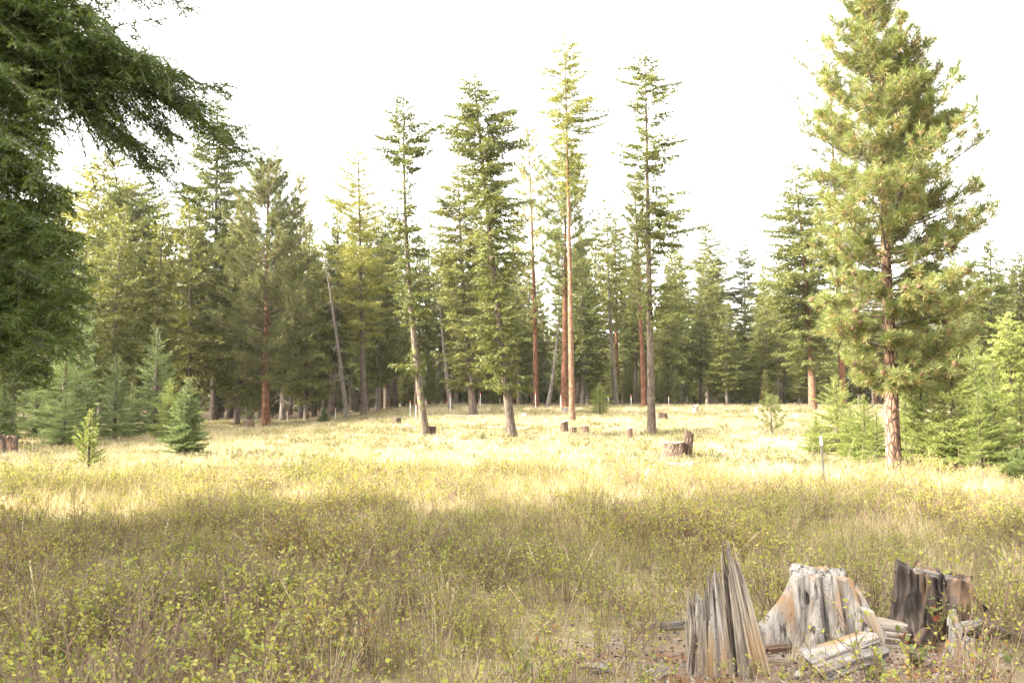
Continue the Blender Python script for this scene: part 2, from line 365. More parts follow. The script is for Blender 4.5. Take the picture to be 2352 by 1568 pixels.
def fir_branch(mb, rng, p0, az, L, e0, droop, tipup, blen, bwid, tsp, bsp, tfrac, hang, wood=True, m_leaf=0, m_wood=1, s0=.12, tl_max=9, axisblades=True, curve=0.0, dirh=None, sway=.25):
    d = np.array([math.cos(az), math.sin(az), 0.0]); lat0 = np.array([-d[1], d[0], 0.0])
    def pos(s):
        s = np.asarray(s)[..., None]
        return p0 + d*L*s + lat0*L*curve*s*s + UP*L*(math.tan(e0)*s - droop*s**2 + tipup*s**3)
    ns = max(4, int(L/tsp)*2)
    s = s0 + (1-s0)*np.sqrt((np.arange(ns) + rng.random(ns))/ns) if False else s0 + (1-s0)*(np.arange(ns) + rng.random(ns))/ns
    B = pos(s); T = norm(pos(s + .02) - B)
    lat = norm(np.cross(T, UP)); sg = np.where(np.arange(ns) % 2 == 0, 1.0, -1.0)
    ang = rng.uniform(.7, 1.15, ns)
    tl = np.minimum(L*tfrac*(1.05 - s*.85)*rng.uniform(.55, 1.15, ns)*np.clip((s-s0)*6+.35, .3, 1), tl_max)
    td = norm(T*np.cos(ang)[:, None] + lat*(sg*np.sin(ang))[:, None] + UP*rng.normal(-hang*.5, sway, ns)[:, None])
    K = max(2, int(tl.max()/bsp))
    q = (np.arange(K)[None, :] + rng.random((ns, K)))*bsp
    ok = q < tl[:, None]
    qq = np.minimum(q, tl[:, None])
    P = B[:, None, :] + td[:, None, :]*qq[..., None] - UP*(hang*qq**2/np.maximum(tl[:, None], .05)*.6)[..., None]
    tl2 = norm(np.cross(td, UP))
    sd = rng.choice([-1.0, 1.0], (ns, K))
    Dd = norm(td[:, None, :]*rng.uniform(.35, 1.0, (ns, K, 1)) + tl2[:, None, :]*(sd*rng.uniform(.2, .9, (ns, K)))[..., None] + UP*rng.normal(-hang*.6, .30, (ns, K))[..., None])
    P = P[ok]; Dd = Dd[ok]; n = len(P)
    mb.kites(P, Dd, blen*rng.uniform(.6, 1.2, n), bwid*rng.uniform(.6, 1.3, n), rng, m_leaf)
    if axisblades:
        na = max(3, int(L/bsp)); sa = rng.uniform(.25, 1.0, na); A = pos(sa); TA = norm(pos(sa+.02) - A)
        mb.kites(A, norm(TA + rng.normal(0, .55, (na, 3))), blen*rng.uniform(.6, 1.2, na), bwid*rng.uniform(.6, 1.3, na), rng, m_leaf)
    if wood:
        sw = np.linspace(0, 1, 5); mb.tube(pos(sw), np.maximum(.012*L**.9*(1-sw*.85), .004), 3, m_wood, cap=False)
def tuft(mb, rng, P, T, n, ln, wd, m, spread=.75, back=.0):
    """needles radiating round the end of a pine twig"""
    k = len(P)
    Pn = np.repeat(P, n, 0) - np.repeat(T, n, 0)*rng.uniform(0, back + 1e-4, (k*n, 1))
    Dn = norm(np.repeat(T, n, 0)*rng.uniform(.15, 1.1, (k*n, 1)) + norm(rng.normal(size=(k*n, 3)))*spread)
    mb.kites(Pn, Dn, ln*rng.uniform(.7, 1.15, k*n), wd*rng.uniform(.7, 1.3, k*n), rng, m)
def pine_branch(mb, rng, p0, az, L, e0, droop, tipup, nt, tn, ln, wd, tfrac, m_leaf=0, m_wood=1, m_dry=2, dry=.3, wood=True, cones=None, tipn=2, curve=0.0):
    d = np.array([math.cos(az), math.sin(az), 0.0]); lat0 = np.array([-d[1], d[0], 0.0])
    def pos(s):
        s = np.asarray(s)[..., None]
        return p0 + d*L*s + lat0*L*curve*s*s + UP*L*(math.tan(e0)*s - droop*s**2 + tipup*s**3)
    s = .25 + .72*(np.arange(nt) + rng.random(nt))/nt
    B = pos(s); T = norm(pos(s+.03) - B); lat = norm(np.cross(T, UP)); sg = np.where(np.arange(nt) % 2 == 0, 1.0, -1.0)
    td = norm(T*rng.uniform(.5, 1, (nt, 1)) + lat*(sg*rng.uniform(.3, 1.0, nt))[:, None] + UP*rng.normal(.25, .3, nt)[:, None])
    tl = L*tfrac*rng.uniform(.4, 1.1, nt)*(1.1 - s*.7)
    E = B + td*tl[:, None] + UP*(tl*.18)[:, None]
    T2 = norm(td + UP*.35)
    E = np.vstack([E, pos([1.0])]); T2 = np.vstack([T2, norm(pos([1.0]) - pos([.95]) + UP*.02)])
    tuft(mb, rng, E, T2, tn, ln, wd, m_leaf, .75, .12)
    mid = B + td*(tl*rng.uniform(.35, .7, nt))[:, None]
    mk = rng.random(nt) < .8
    if mk.any(): tuft(mb, rng, mid[mk], T2[:-1][mk], max(4, int(tn*.55)), ln, wd, m_leaf, .9, .1)
    kd = max(2, int(tn*dry))
    tuft(mb, rng, E - T2*ln*.6, T2, kd, ln*.9, wd, m_dry, 1.0, .1)
    if wood:
        sw = np.linspace(0, 1, 6); mb.tube(pos(sw), np.maximum(.018*L**.9*(1-sw*.85), .006), 4, m_wood, cap=False)
        for b_, e_ in zip(B, E[:-1]): mb.tube(np.array([b_, (b_+e_)/2 - UP*.02, e_]), [.010, .008, .005], 3, m_wood, cap=False)
    if cones is not None:
        for e_, t_ in zip(E, T2):
            if rng.random() < .22: cones.append(e_ - t_*.06)
def prof_fn(stops):
    """stops: (t, radius left, radius right)"""
    st = sorted(stops); T = [s[0] for s in st]; A = [s[1] for s in st]; B = [s[2] for s in st]
    def f(t, ca):
        l, r = np.interp(t, T, A), np.interp(t, T, B); k = (ca + 1)/2
        return l*(1-k) + r*k
    return f

def fir_crown(rng, ax, prof, t0, t1, nbr, leaf, e=(.15, .55), droop=.35, tipup=.2, blen=.22, bwid=.07, tsp=.16, bsp=.09, tfrac=.42, hang=.2, gaps=0.0, wood=True, dead=0, deadL=1.0, dead_t=(.1, .5), whorl=False, jit=(.6, 1.12)):
    mb = MB(); tt = np.linspace(0, 1, len(ax)); H = ax[-1, 2]
    nbr = int(nbr*1.4); tsp *= .66; bsp *= .72; bwid *= 1.45; jit = (jit[0]-.22, jit[1]+.2)
    az = rng.uniform(0, 6.28)
    gp = rng.random(64)
    for i in range(nbr):
        u = (i + rng.random())/nbr; t = t0 + (t1-t0)*u
        if gaps and noise(t*H*.55, 3.3, 0, int(gp[0]*1e4)) < gaps and rng.random() < .85: continue
        az += 2.399 + rng.normal(0, .35)
        L = float(prof(t, math.cos(az)))*rng.uniform(*jit)
        if L < .08: continue
        p0 = np.array([np.interp(t, tt, ax[:, k]) for k in range(3)])
        el = e[0] + (e[1]-e[0])*max(0, (t-t0)/(1-t0))**1.6 + rng.normal(0, .1)
        fir_branch(mb, rng, p0, az, L, el, droop, tipup, blen, bwid, tsp, bsp, tfrac, hang, wood, curve=rng.normal(0, .12))
    # leader
    top = ax[-1]; n = 14
    mb.kites(top - UP*rng.uniform(0, .5, (n, 1)), norm(rng.normal(0, .5, (n, 3)) + UP*.9), np.full(n, blen), bwid, rng)
    for i in range(dead):
        t = rng.uniform(*dead_t); p0 = np.array([np.interp(t, tt, ax[:, k]) for k in range(3)]); a = rng.uniform(0, 6.28); L = deadL*rng.uniform(.4, 1.2)
        d = np.array([math.cos(a), math.sin(a), 0]); s = np.linspace(0, 1, 4)[:, None]
        mb.tube(p0 + d*L*s - UP*L*.45*s**2 + UP*L*.1*s, [.022, .015, .01, .004], 3, 2, cap=False)
        for q in range(3):
            s_ = rng.uniform(.3, .9); b_ = p0 + d*L*s_ - UP*L*.45*s_**2 + UP*L*.1*s_
            mb.tube(np.array([b_, b_ + norm(d + rng.normal(0, .6, 3))*L*.3]), [.008, .003], 3, 2, cap=False)
    return mb
def pine_crown(rng, ax, prof, t0, t1, nbr, e=(.1, .8), droop=.1, tipup=.25, nt=7, tn=26, ln=.2, wd=.018, tfrac=.35, dry=.3, cones=None, jit=(.65, 1.1), extra=0):
    mb = MB(); tt = np.linspace(0, 1, len(ax)); az = rng.uniform(0, 6.28)
    nbr = int(nbr*1.45); tn = int(tn*1.35); wd *= 1.3; jit = (jit[0], jit[1]+.08)
    for i in range(nbr + extra):
        t = t0 + (t1-t0)*(i + rng.random())/nbr; az += 2.399 + rng.normal(0, .3)
        if i >= nbr: t = t0 + (t1-t0)*rng.uniform(.12, .78); az = rng.normal(0, .7)
        L = float(prof(t, math.cos(az)))*rng.uniform(*jit)
        if L < .1: continue
        p0 = np.array([np.interp(t, tt, ax[:, k]) for k in range(3)])
        el = e[0] + (e[1]-e[0])*((t-t0)/(1-t0))**1.3 + rng.normal(0, .12)
        n_ = max(2, int(nt*(.2 + .8*L/1.7)))
        pine_branch(mb, rng, p0, az, L, el, droop, tipup, n_, tn, ln, wd, tfrac, dry=dry, cones=cones, curve=rng.normal(0, .1))
    tuft(mb, rng, ax[-1:][:], UP[None, :], tn, ln, wd, 0)
    return mb
def tree_at(name, label, group, base, H, ax, r0, bark, crown, cmats, cat='tree', k=10, flare=.35, cname='crown', seed=0, rz=0.0):
    root = empty(name, base, label, cat, group, rz)
    trunk_mb(ax, r0, k=k, flare=flare, seed=seed).build('trunk', M[bark], root, smooth=True)
    crown.build(cname, [M[c] for c in cmats], root)
    return root
def spec(u0, v0, u1, v1, depth=None):
    """base and top pixel of a tree -> base point, height, lean, metres per pixel"""
    b = hit(u0, v0) if depth is None else onground(u0, depth)
    tp = at(u1, v1, b[1]); return b, tp[2]-b[2], (tp[0]-b[0], 0.0), b[1]/FPX
WIDE = 1.0
def profpx(b, H, mpp, rows):
    """rows (v, left px, right px) -> profile over t"""
    st = []
    for v, l, r in rows:
        z = at(1176, v, b[1])[2]; st.append(((z - b[2])/H, l*mpp*WIDE, r*mpp*WIDE))
    return prof_fn(st)

def fir(name, label, px, rows, r0, bark='bark_fir', leaf='fir', nbr=110, seed=1, depth=None, bend=(0, 0), group=None, t0=None, wob=.0, kind='fir', **kw):
    rng = np.random.default_rng(seed)
    b, H, lean, mpp = spec(*px, depth=depth)
    ax = axis_pts(H, lean, bend, wob=wob, rng=rng)
    pf = profpx(b, H, mpp, rows)
    vlow = max(r[0] for r in rows); t0_ = (at(1176, vlow, b[1])[2] - b[2])/H if t0 is None else t0
    if kind == 'fir':
        cr = fir_crown(rng, ax, pf, t0_, .985, nbr, leaf, **kw); mats = (leaf, 'twig', 'dead_twig')
    else:
        cr = pine_crown(rng, ax, pf, t0_, .985, nbr, **kw); mats = (leaf, 'twig', 'pine_dry')
    return tree_at(name, label, group, b, H, ax, r0, bark, cr, mats, seed=seed)

EDGE = 'tall trees standing at the meadow edge'
# --- the big sunlit pine on the right
rng = np.random.default_rng(77)
b, H, lean, mpp = spec(2052, 1090, 1992, -40)
ax = axis_pts(H, lean, (.12, 0), n=16)
WIDE = 1.08
pf = profpx(b, H, mpp, [(-40, 14, 16), (0, 30, 45), (60, 60, 66), (110, 84, 84), (200, 120, 112), (270, 150, 160), (340, 178, 196), (400, 190, 215), (470, 196, 215), (530, 198, 175), (570, 185, 215), (650, 180, 205), (720, 182, 190), (800, 185, 190), (850, 130, 175), (880, 85, 110), (930, 40, 60)])
conepts = []
tb = (at(1176, 900, b[1])[2] - b[2])/H
cr = pine_crown(rng, ax, pf, tb, .985, 140, e=(-.05, .95), droop=.18, tipup=.34, nt=12, tn=40, ln=.25, wd=.0155, tfrac=.46, dry=.22, cones=conepts, jit=(.32, .98), extra=52)
root = tree_at('pine_tree', 'big sunlit long needled pine with plated orange bark at the right of the meadow', None, b, H, ax, .19, 'bark_hero', cr, ('pine', 'twig', 'pine_dry'), k=16, flare=.25, seed=3)
cm = MB()
th = np.linspace(0, 1, 6); cm.tube(np.stack([th*0, th*0, (th-.5)*.13], 1), [.012, .045, .052, .045, .03, .012], 7, 0)
for a in np.arange(0, 6.28, .7):
    for z_, r_ in ((-.035, .045), (0, .053), (.03, .042)):
        cm.kites(np.array([[math.cos(a+z_*20)*r_*.7, math.sin(a+z_*20)*r_*.7, z_]]), norm(np.array([[math.cos(a+z_*20), math.sin(a+z_*20), .5]])), .035, .03, rng)
M['cone'] = plain('pine cone', (.10, .055, .03), .8, .35, 30)
cme = cm.mesh('pine_cone', [M['cone']])
for i, p in enumerate(conepts[:150]):
    o = bpy.data.objects.new('pine_cone', cme); COL.objects.link(o); o.parent = root; o.location = p
    o.rotation_euler = (rng.uniform(-1.5, 1.5), rng.uniform(-1.5, 1.5), rng.uniform(0, 6)); s_ = rng.uniform(1.2, 1.7); o.scale = (s_, s_, s_)
# a few bare dead stubs low on its trunk
# --- near fir at the left edge
def near_fir():
    rng = np.random.default_rng(11)
    d0 = 12.5; base = onground(-190, d0); H = 19.0; ax = axis_pts(H, (.1, 0), (0, 0))
    mb = MB(); tt = np.linspace(0, 1, len(ax)); mppn = d0/FPX
    def limb(u0, v0, u1, v1, dy, droop, tipup, dens=1.0, tf=.42, hang=.75, L_=None):
        """limb from the trunk to a given place in the air"""
        z0 = at(0, v0, d0)[2] - base[2]; t = z0/H
        p0 = np.array([np.interp(t, tt, ax[:, k]) for k in range(3)])
        e = at(u1, v1, d0 + dy) - base
        v = e - p0; L = math.hypot(v[0], v[1]); az = math.atan2(v[1], v[0])
        el = math.atan(v[2]/L + droop - tipup)
        d = np.array([math.cos(az), math.sin(az), 0]); lat = np.array([-d[1], d[0], 0])
        def pos(q): return p0 + d*L*q + UP*L*(math.tan(el)*q - droop*q*q + tipup*q**3)
        sw = np.linspace(0, 1, 9); mb.tube(np.array([pos(q) for q in sw]), .035*(1-sw*.85), 5, 1, cap=False)
        ns = int(L*8.5*dens)
        for k in range(ns):
            q = .10 + .9*(k + rng.random())/ns; B = pos(q); l2 = (1.15*(1-q)**.6 + .30)*rng.uniform(.5, 1.1)*tf/.26
            a2 = az + (1 if k % 2 else -1)*rng.uniform(.35, 1.2)
            fir_branch(mb, rng, B, a2, l2, rng.normal(.12, .38), hang*rng.uniform(.15, 1.15), 0, .085, .0175, .060, .0135, .38, .45, s0=.05, curve=rng.normal(0, .35), sway=.45)
        fir_branch(mb, rng, pos(.93), az, .45, 0, .4, 0, .085, .0175, .05, .0135, .4, .3)
    # the long limb that hangs over the meadow, and its neighbours
    for a in [(-190, 60, 565, 375, 0, .42, .0, 1.2, .26, 1.0), (-190, 20, 515, 215, .3, .25, .05, 1.2, .25, .9), (-190, 110, 430, 462, -.4, .5, .0, 1.2, .25, 1.0),
              (-190, 30, 400, 180, -.7, .2, .0, 1.2, .27, .9), (-190, 90, 500, 310, .7, .35, .0, 1.2, .25, .9), (-190, 80, 345, 415, -.4, .45, .0, 1.2, .25, 1.0),
              (-190, 60, 455, 255, -.2, .3, .0, 1.3, .27, 1.0), (-190, 80, 395, 330, .2, .4, .0, 1.3, .27, 1.0), (-190, 90, 290, 340, .5, .4, .0, 1.0, .26, 1.0), (-190, 70, 545, 320, -.5, .4, .0, 1.1, .25, .9),
              (-190, 40, 330, 150, .1, .2, .0, 1.3, .27, .9), (-190, 60, 250, 210, -.6, .3, .0, 1.2, .28, .9),
              (-190, -20, 225, 70, .5, .2, .0, 1.0, .27, .8), (-190, -60, 175, 25, -.6, .2, .0, .9, .27, .8), (-190, -230, 425, 38, .2, .45, .0, 1.0, .26, .9), (-190, -230, 330, 18, -.2, .4, .0, 1.0, .26, .9),
              (-190, -90, 120, 50, .8, .2, 0, 1, .3, .8)]:
        limb(*a)
    # the dense lower skirt at the picture's left edge
    for i in range(46):
        f = (i + rng.random())/46; v1 = 100 + 780*f
        reach = np.interp(v1, [100, 250, 420, 560, 660, 760, 840, 890], [130, 120, 120, 175, 185, 225, 90, 60])*rng.uniform(.5, 1.02)
        limb(-190, v1 - rng.uniform(90, 190), reach, v1, rng.uniform(-2.2, 1.6), .3, .1, 1.0, .20, .7)
    for i in range(60):                                        # the rest of the crown, out of the frame
        t = .1 + .88*(i + rng.random())/60; a = rng.uniform(R(115), R(290))
        p0 = np.array([np.interp(t, tt, ax[:, k]) for k in range(3)])
        fir_branch(mb, rng, p0, a, 3.4*(1-t)**.7*rng.uniform(.7, 1.1), .1, .3, .15, .3, .16, .06, .16, .08, .35, .5)
    tree_at('fir_tree', 'dark close fir at the left edge with a long drooping limb over the meadow', None, base, H, ax, .27, 'bark_fir', mb, ('fir_near', 'twig', 'dead_twig'), seed=5)
near_fir()

WIDE = 1.22
# --- the meadow edge trees one by one: (base px, top px), crown rows (v, left, right)
fir('fir_tree', 'tall slanting fir with a narrow columnar crown reaching low, centre of the meadow edge', (1176, 1003, 1088, 168),
    [(168, 8, 8), (200, 30, 28), (250, 55, 62), (320, 68, 70), (370, 55, 75), (430, 45, 75), (500, 40, 82), (560, 40, 70), (620, 40, 62), (680, 50, 55), (760, 55, 50), (840, 48, 45), (905, 30, 40)], .21, nbr=215, seed=21, leaf='fir_olive', bend=(-.05, 0), gaps=.14, droop=.4, blen=.17, bwid=.055, tsp=.13, bsp=.07, hang=.3)
fir('larch_tree', 'tallest bare trunked larch with a sparse yellowish crown high above the forest', (1314, 966, 1296, 68),
    [(68, 4, 4), (120, 30, 40), (200, 52, 60), (290, 62, 75), (400, 50, 45), (450, 30, 30)], .185, bark='bark_larch', leaf='larch', nbr=125, seed=22, bend=(.05, 0), e=(-.05, .5), droop=.15, tipup=.2, tfrac=.30, blen=.16, bwid=.05, tsp=.15, bsp=.075, hang=.25, dead=8, deadL=.5, dead_t=(.3, .58))
fir('fir_tree', 'tall open crowned fir with a fluffy low bough, right of the larch', (1497, 999, 1482, 130),
    [(130, 14, 8), (150, 42, 38), (210, 52, 66), (265, 42, 52), (300, 16, 22), (345, 70, 80), (380, 56, 60), (420, 26, 40), (470, 42, 72), (520, 42, 98), (548, 34, 95), (575, 34, 36), (600, 22, 55), (640, 6, 12), (660, 10, 56), (700, 18, 88), (745, 12, 74)], .20, leaf='fir_olive', nbr=128, seed=33, gaps=.12, droop=.3, blen=.17, bwid=.06, tsp=.13, bsp=.07, hang=.25, jit=(.5, 1.12))
fir('fir_tree', 'leaning half bare fir with lichen on its trunk and a ragged thin top', (978, 1001, 928, 216),
    [(216, 6, 8), (260, 24, 20), (300, 38, 45), (330, 62, 60), (370, 40, 50), (420, 20, 22), (480, 20, 25), (520, 35, 42), (600, 48, 42), (660, 40, 38), (735, 30, 45), (760, 4, 4), (800, 6, 6), (840, 52, 30), (860, 30, 26)], .18, bark='bark_lichen', leaf='fir_olive', nbr=125, seed=24, bend=(-.35, 0), gaps=.10, tfrac=.5, blen=.19, bwid=.06, tsp=.13, bsp=.07, dead=26, deadL=1.1, dead_t=(.62, .95), jit=(.45, 1.15))
fir('fir_tree', 'broad grey green fir close behind the slanting columnar fir', (1088, 955, 1052, 372),
    [(372, 6, 6), (430, 40, 35), (500, 62, 50), (600, 68, 55), (700, 62, 60), (780, 50, 52), (850, 38, 45), (890, 40, 35)], .27, nbr=125, seed=25, leaf='fir', bend=(-.2, 0), droop=.38, hang=.3, blen=.24, bwid=.07, dead=18, deadL=1.4, dead_t=(.1, .35))
fir('pine_tree', 'sunlit yellow green pine with a pointed crown left of the ragged topped fir', (835, 955, 822, 316),
    [(316, 5, 5), (360, 26, 24), (430, 52, 40), (500, 82, 55), (580, 80, 62), (660, 70, 60), (740, 50, 45), (800, 30, 30)], .24, leaf='larch', nbr=120, seed=26, e=(.0, .6), droop=.2, tipup=.25, blen=.22, bwid=.05, tsp=.17, bsp=.09, hang=.1, gaps=.12, dead=14, deadL=1.3, dead_t=(.15, .4))
fir('pine_tree', 'dark bushy pine with a broad rounded crown at the left of the meadow', (610, 981, 616, 374),
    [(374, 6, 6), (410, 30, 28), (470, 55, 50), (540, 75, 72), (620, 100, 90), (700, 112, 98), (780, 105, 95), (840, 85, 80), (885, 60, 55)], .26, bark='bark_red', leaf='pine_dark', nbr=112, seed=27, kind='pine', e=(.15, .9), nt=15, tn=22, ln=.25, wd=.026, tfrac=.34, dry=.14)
fir('fir_tree', 'tall dark fir with a stout bare lower trunk left of the bushy pine', (490, 968, 500, 222),
    [(222, 8, 8), (260, 25, 25), (340, 50, 60), (430, 75, 70), (520, 100, 75), (620, 105, 80), (720, 95, 70), (800, 70, 60), (850, 50, 45)], .30, nbr=150, seed=28, leaf='fir', droop=.35, hang=.28, blen=.27, bwid=.08, tsp=.2, bsp=.1, gaps=.15)
fir('fir_tree', 'pale rounded fir behind the young firs at the left', (312, 950, 312, 415), [(415, 14, 14), (450, 40, 42), (520, 70, 68), (620, 88, 82), (720, 95, 88), (820, 80, 75), (870, 50, 50)], .28, nbr=135, seed=29, leaf='fir_olive', depth=66, droop=.3, hang=.2, blen=.25, bwid=.075, tsp=.18, bsp=.1)
fir('fir_tree', 'yellowish fir top behind the drooping limb of the close fir', (235, 950, 240, 352), [(352, 10, 10), (400, 40, 42), (480, 75, 70), (600, 90, 85), (760, 80, 80), (860, 50, 50)], .28, nbr=120, seed=30, leaf='larch', depth=76, blen=.27, bwid=.08, tsp=.2, bsp=.11, hang=.2)
fir('pine_tree', 'slender pale pine rising behind the dark bushy pine', (692, 950, 690, 400), [(400, 5, 5), (450, 18, 18), (520, 26, 28), (620, 34, 34), (720, 36, 36), (800, 20, 20)], .19, leaf='pine', nbr=70, seed=31, depth=82, kind='pine', nt=8, tn=14, ln=.28, wd=.035)
fir('pine_tree', 'olive pine with a reddish trunk between the columnar fir and the larch', (1232, 936, 1213, 292), [(292, 5, 5), (340, 18, 20), (420, 36, 34), (500, 42, 40), (600, 40, 38), (680, 30, 30), (760, 16, 30)], .25, bark='bark_red', leaf='pine', nbr=74, seed=32, bend=(.1, 0), kind='pine', nt=9, tn=14, ln=.27, wd=.036, dry=.35)
fir('pine_tree', 'broad soft pine with a red trunk directly behind the larch', (1296, 937, 1300, 366), [(366, 10, 10), (420, 46, 40), (500, 58, 50), (580, 60, 50), (640, 50, 45), (680, 22, 22)], .30, bark='bark_red', leaf='pine', nbr=92, seed=34, kind='pine', nt=11, tn=14, ln=.28, wd=.038, dry=.2)
fir('fir_tree', 'narrow grey fir with a crooked pale trunk right of the larch', (1416, 931, 1396, 448), [(448, 6, 6), (500, 25, 24), (580, 36, 32), (660, 34, 32), (740, 26, 26), (790, 14, 14)], .24, bark='bark_grey', nbr=84, seed=35, bend=(-.3, 0), leaf='fir_olive', blen=.25, bwid=.07, gaps=.2, hang=.2, dead=12, deadL=1.0, dead_t=(.15, .4))
fir('pine_tree', 'thin crowned pine with a bright red trunk behind the open crowned fir', (1480, 934, 1457, 400), [(400, 8, 8), (460, 30, 30), (560, 36, 34), (660, 34, 34), (720, 20, 20)], .24, bark='bark_red', leaf='pine', nbr=66, seed=36, kind='pine', nt=9, tn=14, ln=.27, wd=.036)
fir('fir_tree', 'conical bluish fir with a leaning pale trunk right of the open crowned fir', (1648, 924, 1627, 508), [(508, 5, 5), (550, 24, 22), (600, 40, 38), (680, 50, 50), (760, 48, 46), (820, 30, 30)], .24, bark='bark_grey', nbr=105, seed=37, bend=(-.1, 0), leaf='fir', blen=.26, bwid=.075, hang=.25)
fir('fir_tree', 'dark pointed fir in the gap left of the big pine', (1712, 922, 1710, 556), [(556, 5, 5), (590, 22, 20), (650, 34, 32), (740, 42, 40), (830, 36, 36), (890, 20, 20)], .24, nbr=105, seed=38, leaf='fir', blen=.26, bwid=.08, hang=.3)
fir('fir_tree', 'light clumpy fir with a pinkish trunk just left of the big pine', (1867, 942, 1822, 368), [(368, 8, 8), (430, 30, 34), (500, 58, 60), (580, 78, 72), (660, 92, 60), (740, 82, 50), (800, 60, 40), (850, 35, 34)], .29, bark='bark_larch', nbr=140, seed=39, leaf='fir_olive', bend=(.25, 0), blen=.25, bwid=.075, tsp=.17, bsp=.09, hang=.35, droop=.42)
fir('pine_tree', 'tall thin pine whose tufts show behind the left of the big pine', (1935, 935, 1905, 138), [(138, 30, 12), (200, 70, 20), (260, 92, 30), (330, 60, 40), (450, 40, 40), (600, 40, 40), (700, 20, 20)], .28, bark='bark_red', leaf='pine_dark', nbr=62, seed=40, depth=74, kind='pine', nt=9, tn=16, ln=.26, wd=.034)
fir('fir_tree', 'pale feathery fir at the right behind the young firs', (2325, 980, 2312, 715), [(715, 5, 5), (760, 30, 28), (830, 55, 50), (900, 70, 60), (960, 70, 60)], .12, nbr=85, seed=41, leaf='fir_lime', depth=40, blen=.16, bwid=.045, tsp=.12, bsp=.065, hang=.1)
fir('fir_tree', 'pointed far fir with a pale top at the right end of the forest', (2272, 935, 2275, 545), [(545, 6, 6), (600, 25, 24), (680, 42, 40), (780, 55, 50), (880, 50, 50)], .25, nbr=110, seed=42, leaf='fir_olive', depth=80, blen=.26, bwid=.075)
fir('fir_tree', 'far fir cut off by the right edge of the picture', (2345, 935, 2342, 578), [(578, 8, 8), (640, 32, 30), (740, 50, 48), (860, 55, 50)], .25, nbr=105, seed=43, leaf='fir', depth=84, blen=.26, bwid=.075)
fir('fir_tree', 'dense dark fir filling the gap left of the ragged topped fir', (888, 945, 884, 470), [(470, 6, 6), (520, 24, 24), (600, 40, 36), (700, 45, 42), (800, 42, 40), (880, 25, 25)], .24, nbr=105, seed=44, leaf='fir', depth=88, blen=.27, bwid=.08)
# the leaning dead tree
def dead_tree(label, px, r0, nb, seed, bend=(0, 0), bare_top=False):
    rng = np.random.default_rng(seed); b, H, lean, mpp = spec(*px)
    ax = axis_pts(H, lean, bend); root = empty('dead_tree', b, label, 'tree')
    trunk_mb(ax, r0, .03, k=9, seed=seed).build('trunk', M['bark_grey'], root, smooth=True)
    mb = MB(); tt = np.linspace(0, 1, len(ax))
    for i in range(nb):
        t = rng.uniform(.2, .98); p0 = np.array([np.interp(t, tt, ax[:, k]) for k in range(3)]); a = rng.uniform(0, 6.28); L = rng.uniform(.4, 1.7)*(1.1-t*.5)
        d = np.array([math.cos(a), math.sin(a), 0]); s = np.linspace(0, 1, 5)[:, None]
        mb.tube(p0 + d*L*s - UP*L*.5*s**2 + UP*L*.15*s, [.028, .02, .014, .009, .004], 3, 0, cap=False)
        for q in range(5):
            s_ = rng.uniform(.25, .95); b_ = p0 + d*L*s_ - UP*L*.5*s_**2 + UP*L*.15*s_
            mb.tube(np.array([b_, b_ + norm(d*.6 + rng.normal(0, .7, 3) - UP*.3)*L*.35]), [.009, .003], 3, 0, cap=False)
    mb.build('dead_twigs', M['dead_twig'], root)['kind'] = 'stuff'
dead_tree('leaning dead grey tree with thin bare branches in front of the sunlit yellow green pine', (797, 965, 744, 585), .16, 34, 51, bend=(.1, 0))
dead_tree('slender dead leaning trunk between the ragged fir and the broad grey green fir', (1036, 940, 1010, 690), .17, 14, 52, bend=(-.1, 0))
dead_tree('short crooked dead trunk between the two red trunked pines', (1257, 936, 1282, 720), .17, 12, 53, bend=(.2, 0))
dead_tree('pale dead stem standing in the dark forest right of the larch', (1350, 931, 1340, 720), .16, 12, 54)

# --- forest wall behind: prototypes copied in rows
def proto_fir(seed, H, rad, t0, leaf, bark, nbr, name='fir_tree', kind='fir'):
    rng = np.random.default_rng(seed); ax = axis_pts(H, (rng.normal(0, .3), 0), (rng.normal(0, .15), rng.normal(0, .15)))
    pf = prof_fn([(t0, rad*.55, rad*.55), (t0 + .12, rad, rad), (.55, rad*.85, rad*.85), (.8, rad*.5, rad*.5), (1, .12, .12)])
    if kind == 'fir': cr = fir_crown(rng, ax, pf, t0, .985, nbr, leaf, blen=.36, bwid=.11, tsp=.27, bsp=.14, hang=.25, gaps=.14, dead=16, deadL=1.5, dead_t=(.08, t0 + .12)); mats = (leaf, 'twig', 'dead_twig')
    else: cr = pine_crown(rng, ax, pf, t0, .985, int(nbr*.72), nt=9, tn=11, ln=.3, wd=.05); mats = (leaf, 'twig', 'pine_dry')
    return tree_at(name, None, None, (0, 0, 0), H, ax, .012*H, bark, cr, mats, k=8, seed=seed)
protos = [proto_fir(101, 18, 2.5, .22, 'fir', 'bark_fir', 105), proto_fir(102, 20, 2.3, .30, 'fir_olive', 'bark_fir', 105), proto_fir(103, 16, 2.6, .14, 'fir', 'bark_grey', 105),
          proto_fir(104, 21, 2.2, .38, 'pine', 'bark_red', 100, 'pine_tree', 'pine'), proto_fir(105, 15, 2.1, .08, 'fir_olive', 'bark_fir', 100), proto_fir(106, 22, 2.4, .42, 'fir', 'bark_red', 100)]
used = [False]*len(protos)
FOREST = {'fir_tree': ('fir standing among others in the shady forest wall behind the meadow', 'firs in the forest wall'), 'pine_tree': ('red barked pine standing among firs in the forest wall behind the meadow', 'pines in the forest wall')}
rng = np.random.default_rng(4)
